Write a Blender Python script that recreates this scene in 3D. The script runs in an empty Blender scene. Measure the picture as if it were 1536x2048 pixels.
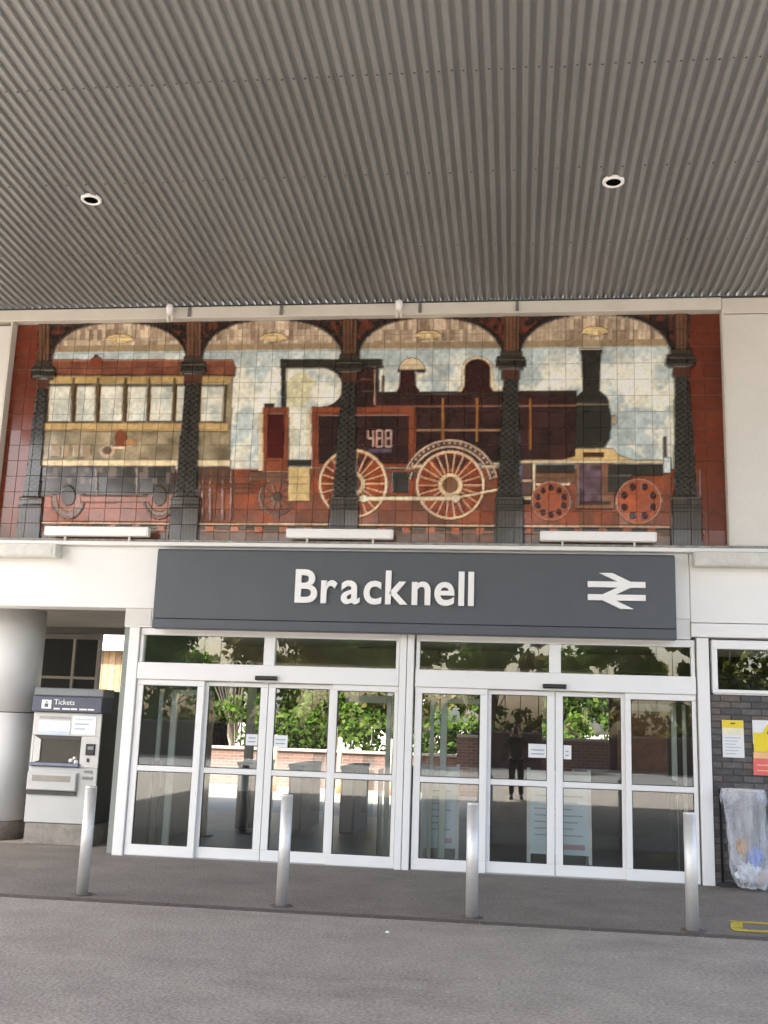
import bpy, bmesh, math, random
import numpy as np
from mathutils import Vector, Matrix
random.seed(7); rng = np.random.default_rng(7)
R = math.radians
S = bpy.context.scene
COL = S.collection

# ------------------------------------------------------------------ camera
cd = bpy.data.cameras.new('camera'); cam = bpy.data.objects.new('camera', cd); COL.objects.link(cam)
cam.matrix_world = Matrix(((0.99185525, -0.00751564, 0.12714824, 0.0),
                           (0.12299739, -0.2028077, -0.97146316, -12.41),
                           (0.03308781, 0.97918974, -0.20023148, 1.62),
                           (0, 0, 0, 1)))
cd.sensor_fit = 'HORIZONTAL'; cd.sensor_width = 36.0; cd.lens = 2079.95 / 1536 * 36.0
cd.clip_start = 0.05; cd.clip_end = 2000
S.camera = cam
# ------------------------------------------------------------------ sky, sun, exposure
SUN_DIR = Vector((-0.45, -0.90, 0.0)).normalized(); SUN_EL = R(52)
w = bpy.data.worlds.new('World'); S.world = w; w.use_nodes = True
nt = w.node_tree; nt.nodes.clear()
sk = nt.nodes.new('ShaderNodeTexSky'); sk.sky_type = 'NISHITA'; sk.sun_disc = False
sk.sun_elevation = SUN_EL; sk.sun_rotation = math.atan2(SUN_DIR.x, SUN_DIR.y)
sk.air_density = 1.0; sk.dust_density = 4.5; sk.ozone_density = .6
bg = nt.nodes.new('ShaderNodeBackground'); bg.inputs[1].default_value = 0.15
ow = nt.nodes.new('ShaderNodeOutputWorld')
nt.links.new(sk.outputs[0], bg.inputs[0]); nt.links.new(bg.outputs[0], ow.inputs[0])
sl = bpy.data.lights.new('sun', 'SUN'); sl.energy = 4.5; sl.angle = R(0.6); sl.color = (1.0, 0.965, 0.92)
so = bpy.data.objects.new('sun', sl); COL.objects.link(so)
sd = Vector((SUN_DIR.x * math.cos(SUN_EL), SUN_DIR.y * math.cos(SUN_EL), math.sin(SUN_EL)))
so.rotation_euler = sd.to_track_quat('Z', 'Y').to_euler()
so.location = (-20, -30, 40)
S.view_settings.view_transform = 'Standard'; S.view_settings.look = 'None'
S.view_settings.exposure = 2.42; S.view_settings.gamma = 1.0; S.view_settings.use_curve_mapping = False
S.render.engine = 'CYCLES'
S.cycles.max_bounces = 10; S.cycles.diffuse_bounces = 6; S.cycles.glossy_bounces = 4; S.cycles.transparent_max_bounces = 16
S.cycles.sample_clamp_indirect = 6.0

# ------------------------------------------------------------------ materials
def lin(c):
    return tuple(((x / 255) / 12.92 if x / 255 <= .04045 else ((x / 255 + .055) / 1.055) ** 2.4) for x in c)
MATS = {}
def mat(name, col, rough=.6, metal=0.0, var=.12, scale=6.0, bump=0.0, bscale=60.0, spec=.5, fine=0.0, fscale=150.0, coat=0.0, stain=0.0):
    """Principled with noise-driven colour wear and optional bump"""
    if name in MATS: return MATS[name]
    m = bpy.data.materials.new(name); m.use_nodes = True; n = m.node_tree; b = n.nodes['Principled BSDF']
    tc = n.nodes.new('ShaderNodeTexCoord'); nz = n.nodes.new('ShaderNodeTexNoise')
    nz.inputs['Scale'].default_value = scale; nz.inputs['Detail'].default_value = 8; nz.inputs['Roughness'].default_value = .65
    n.links.new(tc.outputs['Object'], nz.inputs['Vector'])
    rp = n.nodes.new('ShaderNodeValToRGB')
    rp.color_ramp.elements[0].position = .3; rp.color_ramp.elements[1].position = .7
    rp.color_ramp.elements[0].color = (*[max(0, c * (1 - var)) for c in col], 1)
    rp.color_ramp.elements[1].color = (*[min(1, c * (1 + var)) for c in col], 1)
    n.links.new(nz.outputs['Fac'], rp.inputs['Fac'])
    out = rp.outputs['Color']
    if fine > 0:
        n2 = n.nodes.new('ShaderNodeTexNoise'); n2.inputs['Scale'].default_value = fscale; n2.inputs['Detail'].default_value = 4
        n.links.new(tc.outputs['Object'], n2.inputs['Vector'])
        mr = n.nodes.new('ShaderNodeMapRange'); mr.inputs[1].default_value = .3; mr.inputs[2].default_value = .7
        mr.inputs[3].default_value = 1 - fine; mr.inputs[4].default_value = 1 + fine
        n.links.new(n2.outputs['Fac'], mr.inputs[0])
        mx = n.nodes.new('ShaderNodeVectorMath'); mx.operation = 'SCALE'
        n.links.new(out, mx.inputs[0]); n.links.new(mr.outputs[0], mx.inputs['Scale']); out = mx.outputs[0]
    if stain > 0:
        n4 = n.nodes.new('ShaderNodeTexNoise'); n4.inputs['Scale'].default_value = .55; n4.inputs['Detail'].default_value = 7; n4.inputs['Roughness'].default_value = .7
        mp4 = n.nodes.new('ShaderNodeMapping'); mp4.inputs['Scale'].default_value = (.8, 1.9, 1); n.links.new(tc.outputs['Object'], mp4.inputs[0]); n.links.new(mp4.outputs[0], n4.inputs['Vector'])
        m4 = n.nodes.new('ShaderNodeMapRange'); m4.inputs[1].default_value = .53; m4.inputs[2].default_value = .68; m4.inputs[3].default_value = 1.0; m4.inputs[4].default_value = 1 - stain
        n.links.new(n4.outputs['Fac'], m4.inputs[0]); v4 = n.nodes.new('ShaderNodeVectorMath'); v4.operation = 'SCALE'
        n.links.new(out, v4.inputs[0]); n.links.new(m4.outputs[0], v4.inputs['Scale']); out = v4.outputs[0]
    n.links.new(out, b.inputs['Base Color'])
    b.inputs['Roughness'].default_value = rough; b.inputs['Metallic'].default_value = metal
    b.inputs['Specular IOR Level'].default_value = spec; b.inputs['Coat Weight'].default_value = coat
    if bump > 0:
        n3 = n.nodes.new('ShaderNodeTexNoise'); n3.inputs['Scale'].default_value = bscale; n3.inputs['Detail'].default_value = 6
        n.links.new(tc.outputs['Object'], n3.inputs['Vector'])
        bp = n.nodes.new('ShaderNodeBump'); bp.inputs['Strength'].default_value = bump; bp.inputs['Distance'].default_value = .02
        n.links.new(n3.outputs['Fac'], bp.inputs['Height']); n.links.new(bp.outputs[0], b.inputs['Normal'])
    MATS[name] = m; return m
def glass(name, tint, refl):
    if name in MATS: return MATS[name]
    m = bpy.data.materials.new(name); m.use_nodes = True; n = m.node_tree; n.nodes.clear()
    t = n.nodes.new('ShaderNodeBsdfTransparent'); t.inputs[0].default_value = (*tint, 1)
    g = n.nodes.new('ShaderNodeBsdfGlossy'); g.inputs['Roughness'].default_value = 0.0; g.inputs[0].default_value = (.95, .97, .96, 1)
    tc = n.nodes.new('ShaderNodeTexCoord'); nz = n.nodes.new('ShaderNodeTexNoise'); nz.inputs['Scale'].default_value = .9
    n.links.new(tc.outputs['Object'], nz.inputs['Vector'])
    bp = n.nodes.new('ShaderNodeBump'); bp.inputs['Strength'].default_value = .02; bp.inputs['Distance'].default_value = .02
    n.links.new(nz.outputs['Fac'], bp.inputs['Height']); n.links.new(bp.outputs[0], g.inputs['Normal'])
    fr = n.nodes.new('ShaderNodeFresnel'); fr.inputs['IOR'].default_value = refl
    mx = n.nodes.new('ShaderNodeMixShader'); o = n.nodes.new('ShaderNodeOutputMaterial')
    n.links.new(fr.outputs[0], mx.inputs[0]); n.links.new(t.outputs[0], mx.inputs[1]); n.links.new(g.outputs[0], mx.inputs[2])
    n.links.new(mx.outputs[0], o.inputs[0]); MATS[name] = m; return m
def leafmat(name, c0, c1):
    m = bpy.data.materials.new(name); m.use_nodes = True; n = m.node_tree; n.nodes.clear()
    ge = n.nodes.new('ShaderNodeNewGeometry'); rp = n.nodes.new('ShaderNodeValToRGB')
    rp.color_ramp.elements[0].color = (*c0, 1); rp.color_ramp.elements[1].color = (*c1, 1)
    n.links.new(ge.outputs['Random Per Island'], rp.inputs['Fac'])
    d = n.nodes.new('ShaderNodeBsdfDiffuse'); t = n.nodes.new('ShaderNodeBsdfTranslucent')
    n.links.new(rp.outputs[0], d.inputs[0]); n.links.new(rp.outputs[0], t.inputs[0])
    mx = n.nodes.new('ShaderNodeMixShader'); mx.inputs[0].default_value = .4; o = n.nodes.new('ShaderNodeOutputMaterial')
    n.links.new(d.outputs[0], mx.inputs[1]); n.links.new(t.outputs[0], mx.inputs[2]); n.links.new(mx.outputs[0], o.inputs[0])
    return m

WHITE = mat('white_paint', (.80, .80, .785), .45, var=.02, scale=1.2)
WALLW = mat('white_render', (.80, .80, .78), .7, var=.035, scale=.8, fine=.006, fscale=30)
CREAM = mat('cream_sheet', (.67, .65, .60), .5, var=.05, scale=1.2, fine=.03, fscale=40)
BEAM = mat('beam_paint', (.62, .59, .52), .5, var=.08, scale=2.0, fine=.04)
TRIM = mat('trim_beige', (.60, .60, .55), .55, var=.12, scale=5.0, fine=.08, fscale=60)
FLASH = mat('lead_flashing', (.30, .285, .265), .7, var=.4, scale=14, bump=.4, bscale=40)
SLATE = mat('sign_slate', (.068, .078, .092), .38, var=.06, scale=3.0, fine=.03)
SIGNW = mat('sign_white', (.85, .85, .84), .4, var=.02)
SOFF = mat('soffit_steel', (.205, .207, .200), .38, var=.07, scale=.7, fine=.04, fscale=25, spec=.8)
_n = SOFF.node_tree; _oi = _n.nodes.new('ShaderNodeObjectInfo'); _mr = _n.nodes.new('ShaderNodeMapRange'); _mr.inputs[3].default_value = .95; _mr.inputs[4].default_value = 1.05
_n.links.new(_oi.outputs['Random'], _mr.inputs[0]); _b = _n.nodes['Principled BSDF']; _src = _b.inputs['Base Color'].links[0].from_socket
_vm = _n.nodes.new('ShaderNodeVectorMath'); _vm.operation = 'SCALE'; _n.links.new(_src, _vm.inputs[0]); _n.links.new(_mr.outputs[0], _vm.inputs['Scale']); _n.links.new(_vm.outputs[0], _b.inputs['Base Color'])
SCREW = mat('screw_dark', (.05, .048, .045), .6)
STEEL = mat('brushed_steel', (.66, .645, .61), .48, metal=.55, var=.06, scale=9, fine=.06, fscale=90)
DARK = mat('dark_rubber', (.025, .025, .027), .5, var=.2)
BLACKP = mat('black_plastic', (.02, .02, .022), .3)
ASPH = mat('asphalt', (.31, .272, .232), .9, var=.16, scale=2.2, fine=.3, fscale=38, bump=.5, bscale=45, stain=.22)
PAVE = mat('pavement_asphalt', (.178, .154, .130), .88, var=.24, scale=1.1, fine=.3, fscale=38, bump=.5, bscale=45, stain=.2)  # browner strip by the doors, with the dimmer light there darkened into it
KERB = mat('kerb_stone', (.095, .076, .066), .85, var=.35, scale=9, fine=.2, bump=.4, bscale=50)
GASP = glass('glass_door', (.965, .982, .972), 1.72)
GWIN = glass('glass_window', (.75, .82, .80), 1.9)

# ------------------------------------------------------------------ mesh helpers
class MB:
    def __init__(s): s.v = []; s.f = []
    def box(s, x0, x1, y0, y1, z0, z1):
        i = len(s.v)
        s.v += [(x0, y0, z0), (x1, y0, z0), (x1, y1, z0), (x0, y1, z0), (x0, y0, z1), (x1, y0, z1), (x1, y1, z1), (x0, y1, z1)]
        s.f += [tuple(i + k for k in q) for q in ((0, 3, 2, 1), (4, 5, 6, 7), (0, 1, 5, 4), (1, 2, 6, 5), (2, 3, 7, 6), (3, 0, 4, 7))]
        return s
    def bbox(s, x0, x1, y0, y1, z0, z1, b=.004):
        """box with chamfered front (-y) edges"""
        i = len(s.v)
        s.v += [(x0, y1, z0), (x1, y1, z0), (x1, y1, z1), (x0, y1, z1),
                (x0, y0 + b, z0), (x1, y0 + b, z0), (x1, y0 + b, z1), (x0, y0 + b, z1),
                (x0 + b, y0, z0 + b), (x1 - b, y0, z0 + b), (x1 - b, y0, z1 - b), (x0 + b, y0, z1 - b)]
        s.f += [tuple(i + k for k in q) for q in ((0, 3, 2, 1), (0, 1, 5, 4), (1, 2, 6, 5), (2, 3, 7, 6), (3, 0, 4, 7),
                (4, 5, 9, 8), (5, 6, 10, 9), (6, 7, 11, 10), (7, 4, 8, 11), (8, 9, 10, 11))]
        return s
    def lathe(s, prof, n=24, cx=0, cy=0, cap=True):
        i = len(s.v)
        for r, z in prof:
            for k in range(n):
                a = 2 * math.pi * k / n; s.v.append((cx + r * math.cos(a), cy + r * math.sin(a), z))
        for j in range(len(prof) - 1):
            for k in range(n):
                a = i + j * n + k; b = i + j * n + (k + 1) % n
                s.f.append((a, b, b + n, a + n))
        if cap:
            s.f.append(tuple(i + k for k in reversed(range(n))))
            s.f.append(tuple(i + (len(prof) - 1) * n + k for k in range(n)))
        return s
    def tube(s, pts, rad, n=8):
        i = len(s.v); pts = [Vector(p) for p in pts]
        if not hasattr(rad, '__len__'): rad = [rad] * len(pts)
        for j, p in enumerate(pts):
            d = (pts[min(j + 1, len(pts) - 1)] - pts[max(j - 1, 0)]).normalized()
            a = d.cross(Vector((0, 0, 1)) if abs(d.z) < .9 else Vector((1, 0, 0))).normalized(); b = d.cross(a)
            for k in range(n):
                t = 2 * math.pi * k / n; q = p + (a * math.cos(t) + b * math.sin(t)) * rad[j]; s.v.append(tuple(q))
        for j in range(len(pts) - 1):
            for k in range(n):
                a = i + j * n + k; b = i + j * n + (k + 1) % n; s.f.append((a, b, b + n, a + n))
        s.f.append(tuple(i + k for k in reversed(range(n)))); s.f.append(tuple(i + (len(pts) - 1) * n + k for k in range(n)))
        return s
    def prism(s, poly, y0, y1):
        """extrude an (x,z) polygon from y1 (back) to y0 (front)"""
        i = len(s.v); n = len(poly)
        s.v += [(x, y0, z) for x, z in poly] + [(x, y1, z) for x, z in poly]
        s.f.append(tuple(i + k for k in range(n))); s.f.append(tuple(i + n + k for k in reversed(range(n))))
        for k in range(n): s.f.append((i + k, i + (k + 1) % n + 0, i + n + (k + 1) % n, i + n + k)[::-1])
        return s
    def mesh(s, name, m=None, smooth=False):
        me = bpy.data.meshes.new(name); me.from_pydata(s.v, [], s.f); me.update()
        if m: me.materials.append(m)
        if smooth:
            me.polygons.foreach_set('use_smooth', [len(p.vertices) == 4 for p in me.polygons])
        return me
    def build(s, name, m, parent=None, loc=None, smooth=False):
        o = bpy.data.objects.new(name, s.mesh(name, m, smooth)); COL.objects.link(o)
        if parent: o.parent = parent
        if loc: o.location = loc
        return o
def link(name, me, parent=None, loc=(0, 0, 0)):
    o = bpy.data.objects.new(name, me); COL.objects.link(o); o.parent = parent; o.location = loc; return o
def tag(o, label=None, cat=None, group=None, kind=None):
    if label: o['label'] = label
    if cat: o['category'] = cat
    if group: o['group'] = group
    if kind: o['kind'] = kind
    return o
def empty(name, loc, label, cat, group=None):
    o = bpy.data.objects.new(name, None); COL.objects.link(o); o.location = loc; o.empty_display_size = .2
    return tag(o, label, cat, group)
def bx(name, m, parent, x0, x1, y0, y1, z0, z1, b=None):
    """one box part, given in world coordinates, under a parent that stands anywhere"""
    p = parent.location if parent else Vector((0, 0, 0))
    q = (x0 - p.x, x1 - p.x, y0 - p.y, y1 - p.y, z0 - p.z, z1 - p.z)
    mb = MB(); mb.bbox(*q, b) if b else mb.box(*q)
    return mb.build(name, m, parent)
def copy_tree(o, parent=None):
    c = o.copy(); COL.objects.link(c); c.parent = parent
    for ch in [k for k in bpy.data.objects if k.parent == o]: copy_tree(ch, c)
    return c

# ================================================================== GROUND
def sheet(name, m, x0, x1, y0, y1, z, label=None):
    mb = MB(); mb.v = [(x0, y0, z), (x1, y0, z), (x1, y1, z), (x0, y1, z)]; mb.f = [(0, 1, 2, 3)]
    return tag(mb.build(name, m), label, None, None, 'structure')
sheet('ground', ASPH, -600, 600, -600, 600, 0.0, 'grey brown asphalt forecourt in front of the station')
pave = sheet('pavement', PAVE, -14, 12, -2.97, 0.62, 0.004, 'asphalt pavement strip along the doors, shade there darkened into its colour')
kme = MB().box(0.006, .908, 0, .13, -.1, .006).mesh('kerb_stone', KERB)
for i in range(28):
    k = link('kerb_stone', kme, pave, (-14 + i * .914, -3.1 + rng.normal(0, .0015), 0.001 + rng.normal(0, .0012)))
YEL = mat('yellow_road_paint', (.52, .40, .04), .75, var=.35, scale=9, fine=.3, fscale=40)
mb = MB(); z = .0085
for (a, b, c, d) in (((1.90, -2.25), (3.6, -2.25), (3.6, -2.36), (1.93, -2.36)), ((1.84, -2.66), (3.6, -2.66), (3.6, -2.77), (1.86, -2.77)), ((1.90, -2.36), (2.0, -2.36), (1.94, -2.66), (1.84, -2.66))):
    i = len(mb.v); mb.v += [(*d, z), (*c, z), (*b, z), (*a, z)]; mb.f.append((i, i + 1, i + 2, i + 3))
tag(mb.build('road_marking', YEL), 'yellow painted road marking near the right hand bollard', None, None, 'structure')
FLOOR = mat('hall_floor', (.085, .088, .085), .35, var=.25, scale=2.0, fine=.12, fscale=50)
sheet('floor', FLOOR, -4.73, 4.4, .63, 6.6, .008, 'dark grey ticket hall floor behind the doors')
CONC = mat('platform_concrete', (.22, .205, .185), .85, var=.15, scale=1.2, fine=.12, fscale=30, bump=.2)
sheet('platform', CONC, -30, 30, 6.6, 14.2, .006, 'pale sunlit paving behind the ticket hall')
ROADC = mat('road_asphalt', (.16, .155, .15), .9, var=.15, scale=.6, fine=.25, fscale=60, bump=.3)
sheet('road', ROADC, -120, 120, -31, -19.5, .004, 'sunlit road behind the viewer, seen mirrored in the glass')

# ================================================================== STATION BUILDING
sb = empty('station_building', (0, .2, 0), 'white station building with a cream upper wall round a tiled mural', 'building')
bx('wall', WALLW, sb, -9, 6, .12, .42, 3.0, 6.88)                                  # main upper wall
bx('wall_panel', CREAM, sb, 2.475, 3.70, -.06, .115, 3.79, 6.66, .006)
bx('wall_panel', CREAM, sb, 3.712, 6, -.06, .115, 3.79, 6.66, .006)
bx('wall_panel', CREAM, sb, -9, -6.70, -.06, .115, 3.79, 6.66, .006)
bx('edge_trim', BEAM, sb, 2.452, 2.474, -.09, .118, 3.76, 6.71)
bx('edge_trim', BEAM, sb, -6.699, -6.672, -.09, .118, 3.76, 6.71)
tb = bx('top_beam', BEAM, sb, -9, 2.448, -.10, .11, 6.712, 6.866, .006)
tb2 = bx('top_beam', BEAM, sb, 2.456, 6, -.075, .11, 6.67, 6.866, .006)
for x in (-4.25, -3.03, -1.24, -.02):
    bx('clip', SCREW, tb, x - .022 - 0, x + .022, -.106 - .2, -.1005 - .2, 6.725, 6.86) if False else bx('clip', mat('clip_grey', (.16, .155, .14), .6), sb, x - .02, x + .02, -.116, -.1005, 6.73, 6.855)
bx('ledge', WHITE, sb, -9, 6, -.14, .12, 3.702, 3.752, .006)
bx('ledge_flashing', FLASH, sb, -9, 6, -.11, .12, 3.753, 3.788, .01)
bx('fascia', WALLW, sb, -9, 1.99, -.05, .30, 2.93, 3.70, .006)
bx('fascia', WALLW, sb, 1.996, 6, -.05, .30, 2.895, 3.70, .006)
bx('lower_fascia', WALLW, sb, -4.80, 1.99, -.035, .25, 2.70, 2.928)
bx('lower_fascia', WHITE, sb, 1.996, 6, -.062, .25, 2.728, 2.885, .006)
for x0, x1 in ((-9, -5.70), (2.03, 6)):
    t = bx('ledge_trough', TRIM, sb, x0, x1, -.22, -.052, 3.53, 3.700, .012)
    bx('trough_face', TRIM, sb, x0 + (.06 if x0 > 0 else 0), x1 - (.06 if x0 < 0 else 0), -.228, -.221, 3.555, 3.655)
# soffit of the passage on the left, side wall of the hall, hall ceiling, roof
PSOF = mat('passage_soffit', (.20, .185, .16), .8, var=.15, scale=2)
bx('passage_soffit', PSOF, sb, -14, -4.86, .31, 6.4, 3.16, 3.28)
bx('passage_beam', mat('dark_beam', (.05, .047, .042), .7), sb, -14, -4.86, 5.6, 5.78, 3.05, 3.158)
bx('hall_side_wall', mat('hall_wall', (.22, .245, .22), .7, var=.08, scale=2), sb, -4.86, -4.735, .13, 3.2, .0, 3.0)
bx('hall_pier', MATS['hall_wall'], sb, -4.86, -4.735, 6.4, 6.6, .0, 3.0)
HCEIL = mat('hall_ceiling', (.62, .56, .46), .8, var=.06, scale=2)
for k, (y0, y1) in enumerate(((.26, 2.2), (2.21, 4.3), (4.31, 6.6))):
    bx('hall_ceiling', HCEIL, sb, -4.734, 4.5, y0, y1, 2.76, 2.86)
bx('hall_bulkhead', mat('bulkhead', (.50, .43, .33), .8, var=.1, scale=3), sb, -4.733, 4.5, 3.4, 3.7, 2.50, 2.755)
DBRK = mat('hall_back_wall', (.10, .075, .062), .85, var=.3, scale=5, bump=.3)
bx('hall_back_wall', DBRK, sb, -.66, .46, 6.45, 6.6, .0, 2.419)
bx('hall_back_wall', DBRK, sb, 1.62, 4.5, 6.45, 6.6, .0, 2.758)
bx('hall_back_lintel', HCEIL, sb, -4.734, 1.61, 6.45, 6.6, 2.42, 2.758)
bx('roof', mat('roof_deck', (.2, .2, .2), .9), sb, -14, 8, .43, 7.2, 3.3, 3.6)
bx('upper_back_wall', WALLW, sb, -9, 6, 3.6, 3.8, 3.61, 7.3)
# right hand dark room behind the window
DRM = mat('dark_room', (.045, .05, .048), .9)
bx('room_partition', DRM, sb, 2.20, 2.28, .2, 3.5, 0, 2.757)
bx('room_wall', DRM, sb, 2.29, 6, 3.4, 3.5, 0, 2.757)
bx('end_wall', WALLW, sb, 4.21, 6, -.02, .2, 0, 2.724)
# posts beside the doors
bx('post', WHITE, sb, -4.735, -4.605, -.03, .125, .0, 2.698, .006)
bx('post', WHITE, sb, -1.372, -1.292, -.03, .125, .0, 2.698, .006)
bx('post', WHITE, sb, -1.284, -1.204, -.03, .125, .0, 2.698, .006)
bx('post', WHITE, sb, 2.060, 2.192, -.03, .125, .0, 2.722, .006)
bx('corner_block', CREAM, sb, -4.80, -4.47, -.045, .12, 2.72, 2.925)
# window at the right
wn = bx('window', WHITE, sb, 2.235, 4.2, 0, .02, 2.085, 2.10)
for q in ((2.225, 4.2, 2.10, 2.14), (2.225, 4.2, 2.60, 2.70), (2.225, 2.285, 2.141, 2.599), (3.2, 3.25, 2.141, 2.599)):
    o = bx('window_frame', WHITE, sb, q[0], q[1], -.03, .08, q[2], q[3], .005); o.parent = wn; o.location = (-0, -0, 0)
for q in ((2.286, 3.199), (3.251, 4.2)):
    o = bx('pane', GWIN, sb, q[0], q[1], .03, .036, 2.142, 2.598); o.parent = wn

# ------------------------------------------------------------------ brick wall under the window, brick by brick
bw = empty('brick_wall', (2.2, 0, 0), 'low dark grey brick wall with black joints under the right hand window', 'wall')
MORT = mat('mortar', (.07, .066, .062), .95, var=.3, scale=30, bump=.3)
bx('mortar_core', MORT, bw, 2.20, 4.2, .012, .11, .0, 2.084)
BRK = [mat('brick_%s' % n, c, .8, var=.3, scale=14, fine=.15, fscale=70, bump=.5, bscale=60) for n, c in
       (('slate', (.115, .108, .105)), ('brown', (.135, .112, .098)), ('charcoal', (.075, .072, .073)))]
bms = [MB().bbox(0, .212, 0, .09, 0, .064, .004).mesh('brick', m) for m in BRK]
hms = [MB().bbox(0, .1, 0, .09, 0, .064, .004).mesh('brick_half', m) for m in BRK]
for c in range(28):
    x = 2.204
    z = .006 + c * .0743
    first = c % 2
    while x < 3.95:
        k = int(rng.choice(3, p=(.5, .25, .25)))
        if first: me = hms[k]; wd = .1; first = 0
        else: me = bms[k]; wd = .212
        link('brick', me, bw, (x - 2.2, .004 + rng.normal(0, .0015), z))
        x += wd + .011

# ================================================================== CANOPY
SLOPE = math.tan(R(2.0)); PIT = .105; NR = 10; SW = PIT * NR
can = empty('canopy', (0, 0, 6.90), 'wide grey ribbed steel canopy over the station forecourt', 'canopy')
def ribsheet(L):
    prof = []
    for r in range(NR):
        for px, pz in ((0, 0), (.036, 0), (.050, .030), (.091, .030)): prof.append((r * PIT + px, pz))
    prof.append((SW + .004, 0.0015))
    mb = MB()
    for x, z in prof: mb.v += [(x, 0, z), (x, -L, z + L * SLOPE)]
    for i in range(len(prof) - 1): mb.f.append((2 * i, 2 * i + 1, 2 * i + 3, 2 * i + 2))
    return mb.mesh('soffit_sheet', SOFF)
rows = [(-.03, 4.52), (-4.55, 4.54), (-9.09, 4.54), (-13.63, 3.2)]
for ri, (y0, L) in enumerate(rows):
    me = ribsheet(L + .03)
    for i in range(16):
        o = link('soffit_sheet', me, can, (-9.95 + i * SW, y0, -y0 * SLOPE - .004 * (ri % 2) + rng.normal(0, .0008)))
# screw heads, one part per purlin line
sc = MB()
def screws(y, r, every):
    for i in range(0, 16 * NR, every):
        x = -9.95 + i * PIT + .023 + rng.normal(0, .003); z = -y * SLOPE
        sc.lathe([(r, z + .002), (r * .8, z - .006)], 6, x, y + rng.normal(0, .006))
screws(-4.545, .013, 1); screws(-3.0, .011, 2); screws(-1.5, .009, 2); screws(-6.0, .011, 2); screws(-7.5, .011, 2); screws(-9.08, .013, 1)
tag(sc.build('screw_heads', SCREW, can), None, None, None, 'stuff')
ed = MB().box(-9.95, 6.85, -17.02, -16.90, .2, 1.0); ed.build('front_fascia', WHITE, can)
MB().box(-9.95, 6.85, -.06, -.0, -.03, -.001).build('wall_angle', mat('angle_dark', (.06, .057, .05), .6), can)
rf = MB(); rf.v = [(-10.0, .5, .09), (6.9, .5, .09), (6.9, -16.88, .09 + 16.88 * SLOPE), (-10.0, -16.88, .09 + 16.88 * SLOPE)]
rf.v += [(x, y, z + .3) for x, y, z in rf.v]; rf.f = [(0, 1, 2, 3), (7, 6, 5, 4), (0, 4, 5, 1), (1, 5, 6, 2), (2, 6, 7, 3), (3, 7, 4, 0)]
rf.build('roof_deck', MATS['roof_deck'], can)
for x, y in ((-9.6, -8.0), (6.5, -8.0)):
    MB().lathe([(.2, -6.9), (.2, .6)], 24, x, y).build('support_column', WHITE, can, smooth=True)
# downlights
def downlight(x, y, label):
    z = 6.90 - y * SLOPE
    t = empty('downlight', (x, y, z), label, 'downlight', 'downlights in the canopy')
    MB().lathe([(.074, .004), (.076, -.010), (.100, -.013), (.108, -.007), (.108, .02)], 28, cap=False).build('trim_ring', SIGNW, t, smooth=True)
    MB().lathe([(.0755, -.002), (.06, .012)], 24).build('lens', mat('lens_black', (.004, .004, .004), .9, spec=.0), t)
downlight(-4.53, -2.70, 'round white rimmed downlight in the left part of the ribbed canopy')
downlight(.925, -2.72, 'round white rimmed downlight in the right part of the ribbed canopy')

# ================================================================== TILE MURAL
HM = np.array([[166.837738, 18.8962355, 1029.13032], [-9.72556136, -155.485434, 1750.26073], [-.0107935178, .0169974978, 1.0]])  # wall plane -> camera image pixels, in which the mural outlines are traced
class Paint:
    def __init__(s, u, v):
        s.u = u; s.v = v; s.c = np.zeros((len(u), 3)); s.h = np.zeros(len(u))
    def put(s, m, col, h=None):
        s.c[m] = lin(col) if not callable(col) else col(s.u[m], s.v[m])
        if h is not None: s.h[m] = h
    def poly(s, pts, col, h=None):
        P = np.array(pts, float); m = (s.u >= P[:, 0].min()) & (s.u <= P[:, 0].max()) & (s.v >= P[:, 1].min()) & (s.v <= P[:, 1].max())
        ix = np.nonzero(m)[0]; u = s.u[ix]; v = s.v[ix]; ins = np.zeros(len(ix), bool)
        for (x0, y0), (x1, y1) in zip(P, np.roll(P, -1, 0)):
            if y0 == y1: continue
            c = ((y0 > v) != (y1 > v)) & (u < (x1 - x0) * (v - y0) / (y1 - y0) + x0); ins ^= c
        s.put(ix[ins], col, h)
    def rect(s, x0, y0, x1, y1, col, h=None, lean=0.0, sk=.0):
        s.poly([(x0, y0), (x1, y0 + sk), (x1 + lean, y1 + sk), (x0 + lean, y1)], col, h)
    def ell(s, cx, cy, rx, ry, col, h=None, r_in=0.0, a0=None, a1=None):
        ix = np.nonzero((abs(s.u - cx) <= rx) & (abs(s.v - cy) <= ry))[0]
        du = (s.u[ix] - cx) / rx; dv = (s.v[ix] - cy) / ry; d = np.hypot(du, dv); m = (d <= 1) & (d >= r_in)
        if a0 is not None:
            a = np.degrees(np.arctan2(-dv, du)) % 360; m &= (a >= a0) & (a <= a1)
        s.put(ix[m], col, h)
    def line(s, x0, y0, x1, y1, wd, col, h=None):
        L = math.hypot(x1 - x0, y1 - y0); nx, ny = -(y1 - y0) / L * wd / 2, (x1 - x0) / L * wd / 2
        s.poly([(x0 + nx, y0 + ny), (x1 + nx, y1 + ny), (x1 - nx, y1 - ny), (x0 - nx, y0 - ny)], col, h)
def hash2(a, b, k=0.0): return np.modf(abs(np.sin(a * 12.9898 + b * 78.233 + k) * 43758.5453))[0]
def vnoise(u, v, s, k=0.0):
    x, y = u / s, v / s; i, j = np.floor(x), np.floor(y); fx, fy = x - i, y - j; fx = fx * fx * (3 - 2 * fx); fy = fy * fy * (3 - 2 * fy)
    return (hash2(i, j, k) * (1 - fx) + hash2(i + 1, j, k) * fx) * (1 - fy) + (hash2(i, j + 1, k) * (1 - fx) + hash2(i + 1, j + 1, k) * fx) * fy
def mixc(c0, c1, t): return np.outer(1 - t, lin(c0)) + np.outer(t, lin(c1))
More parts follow.
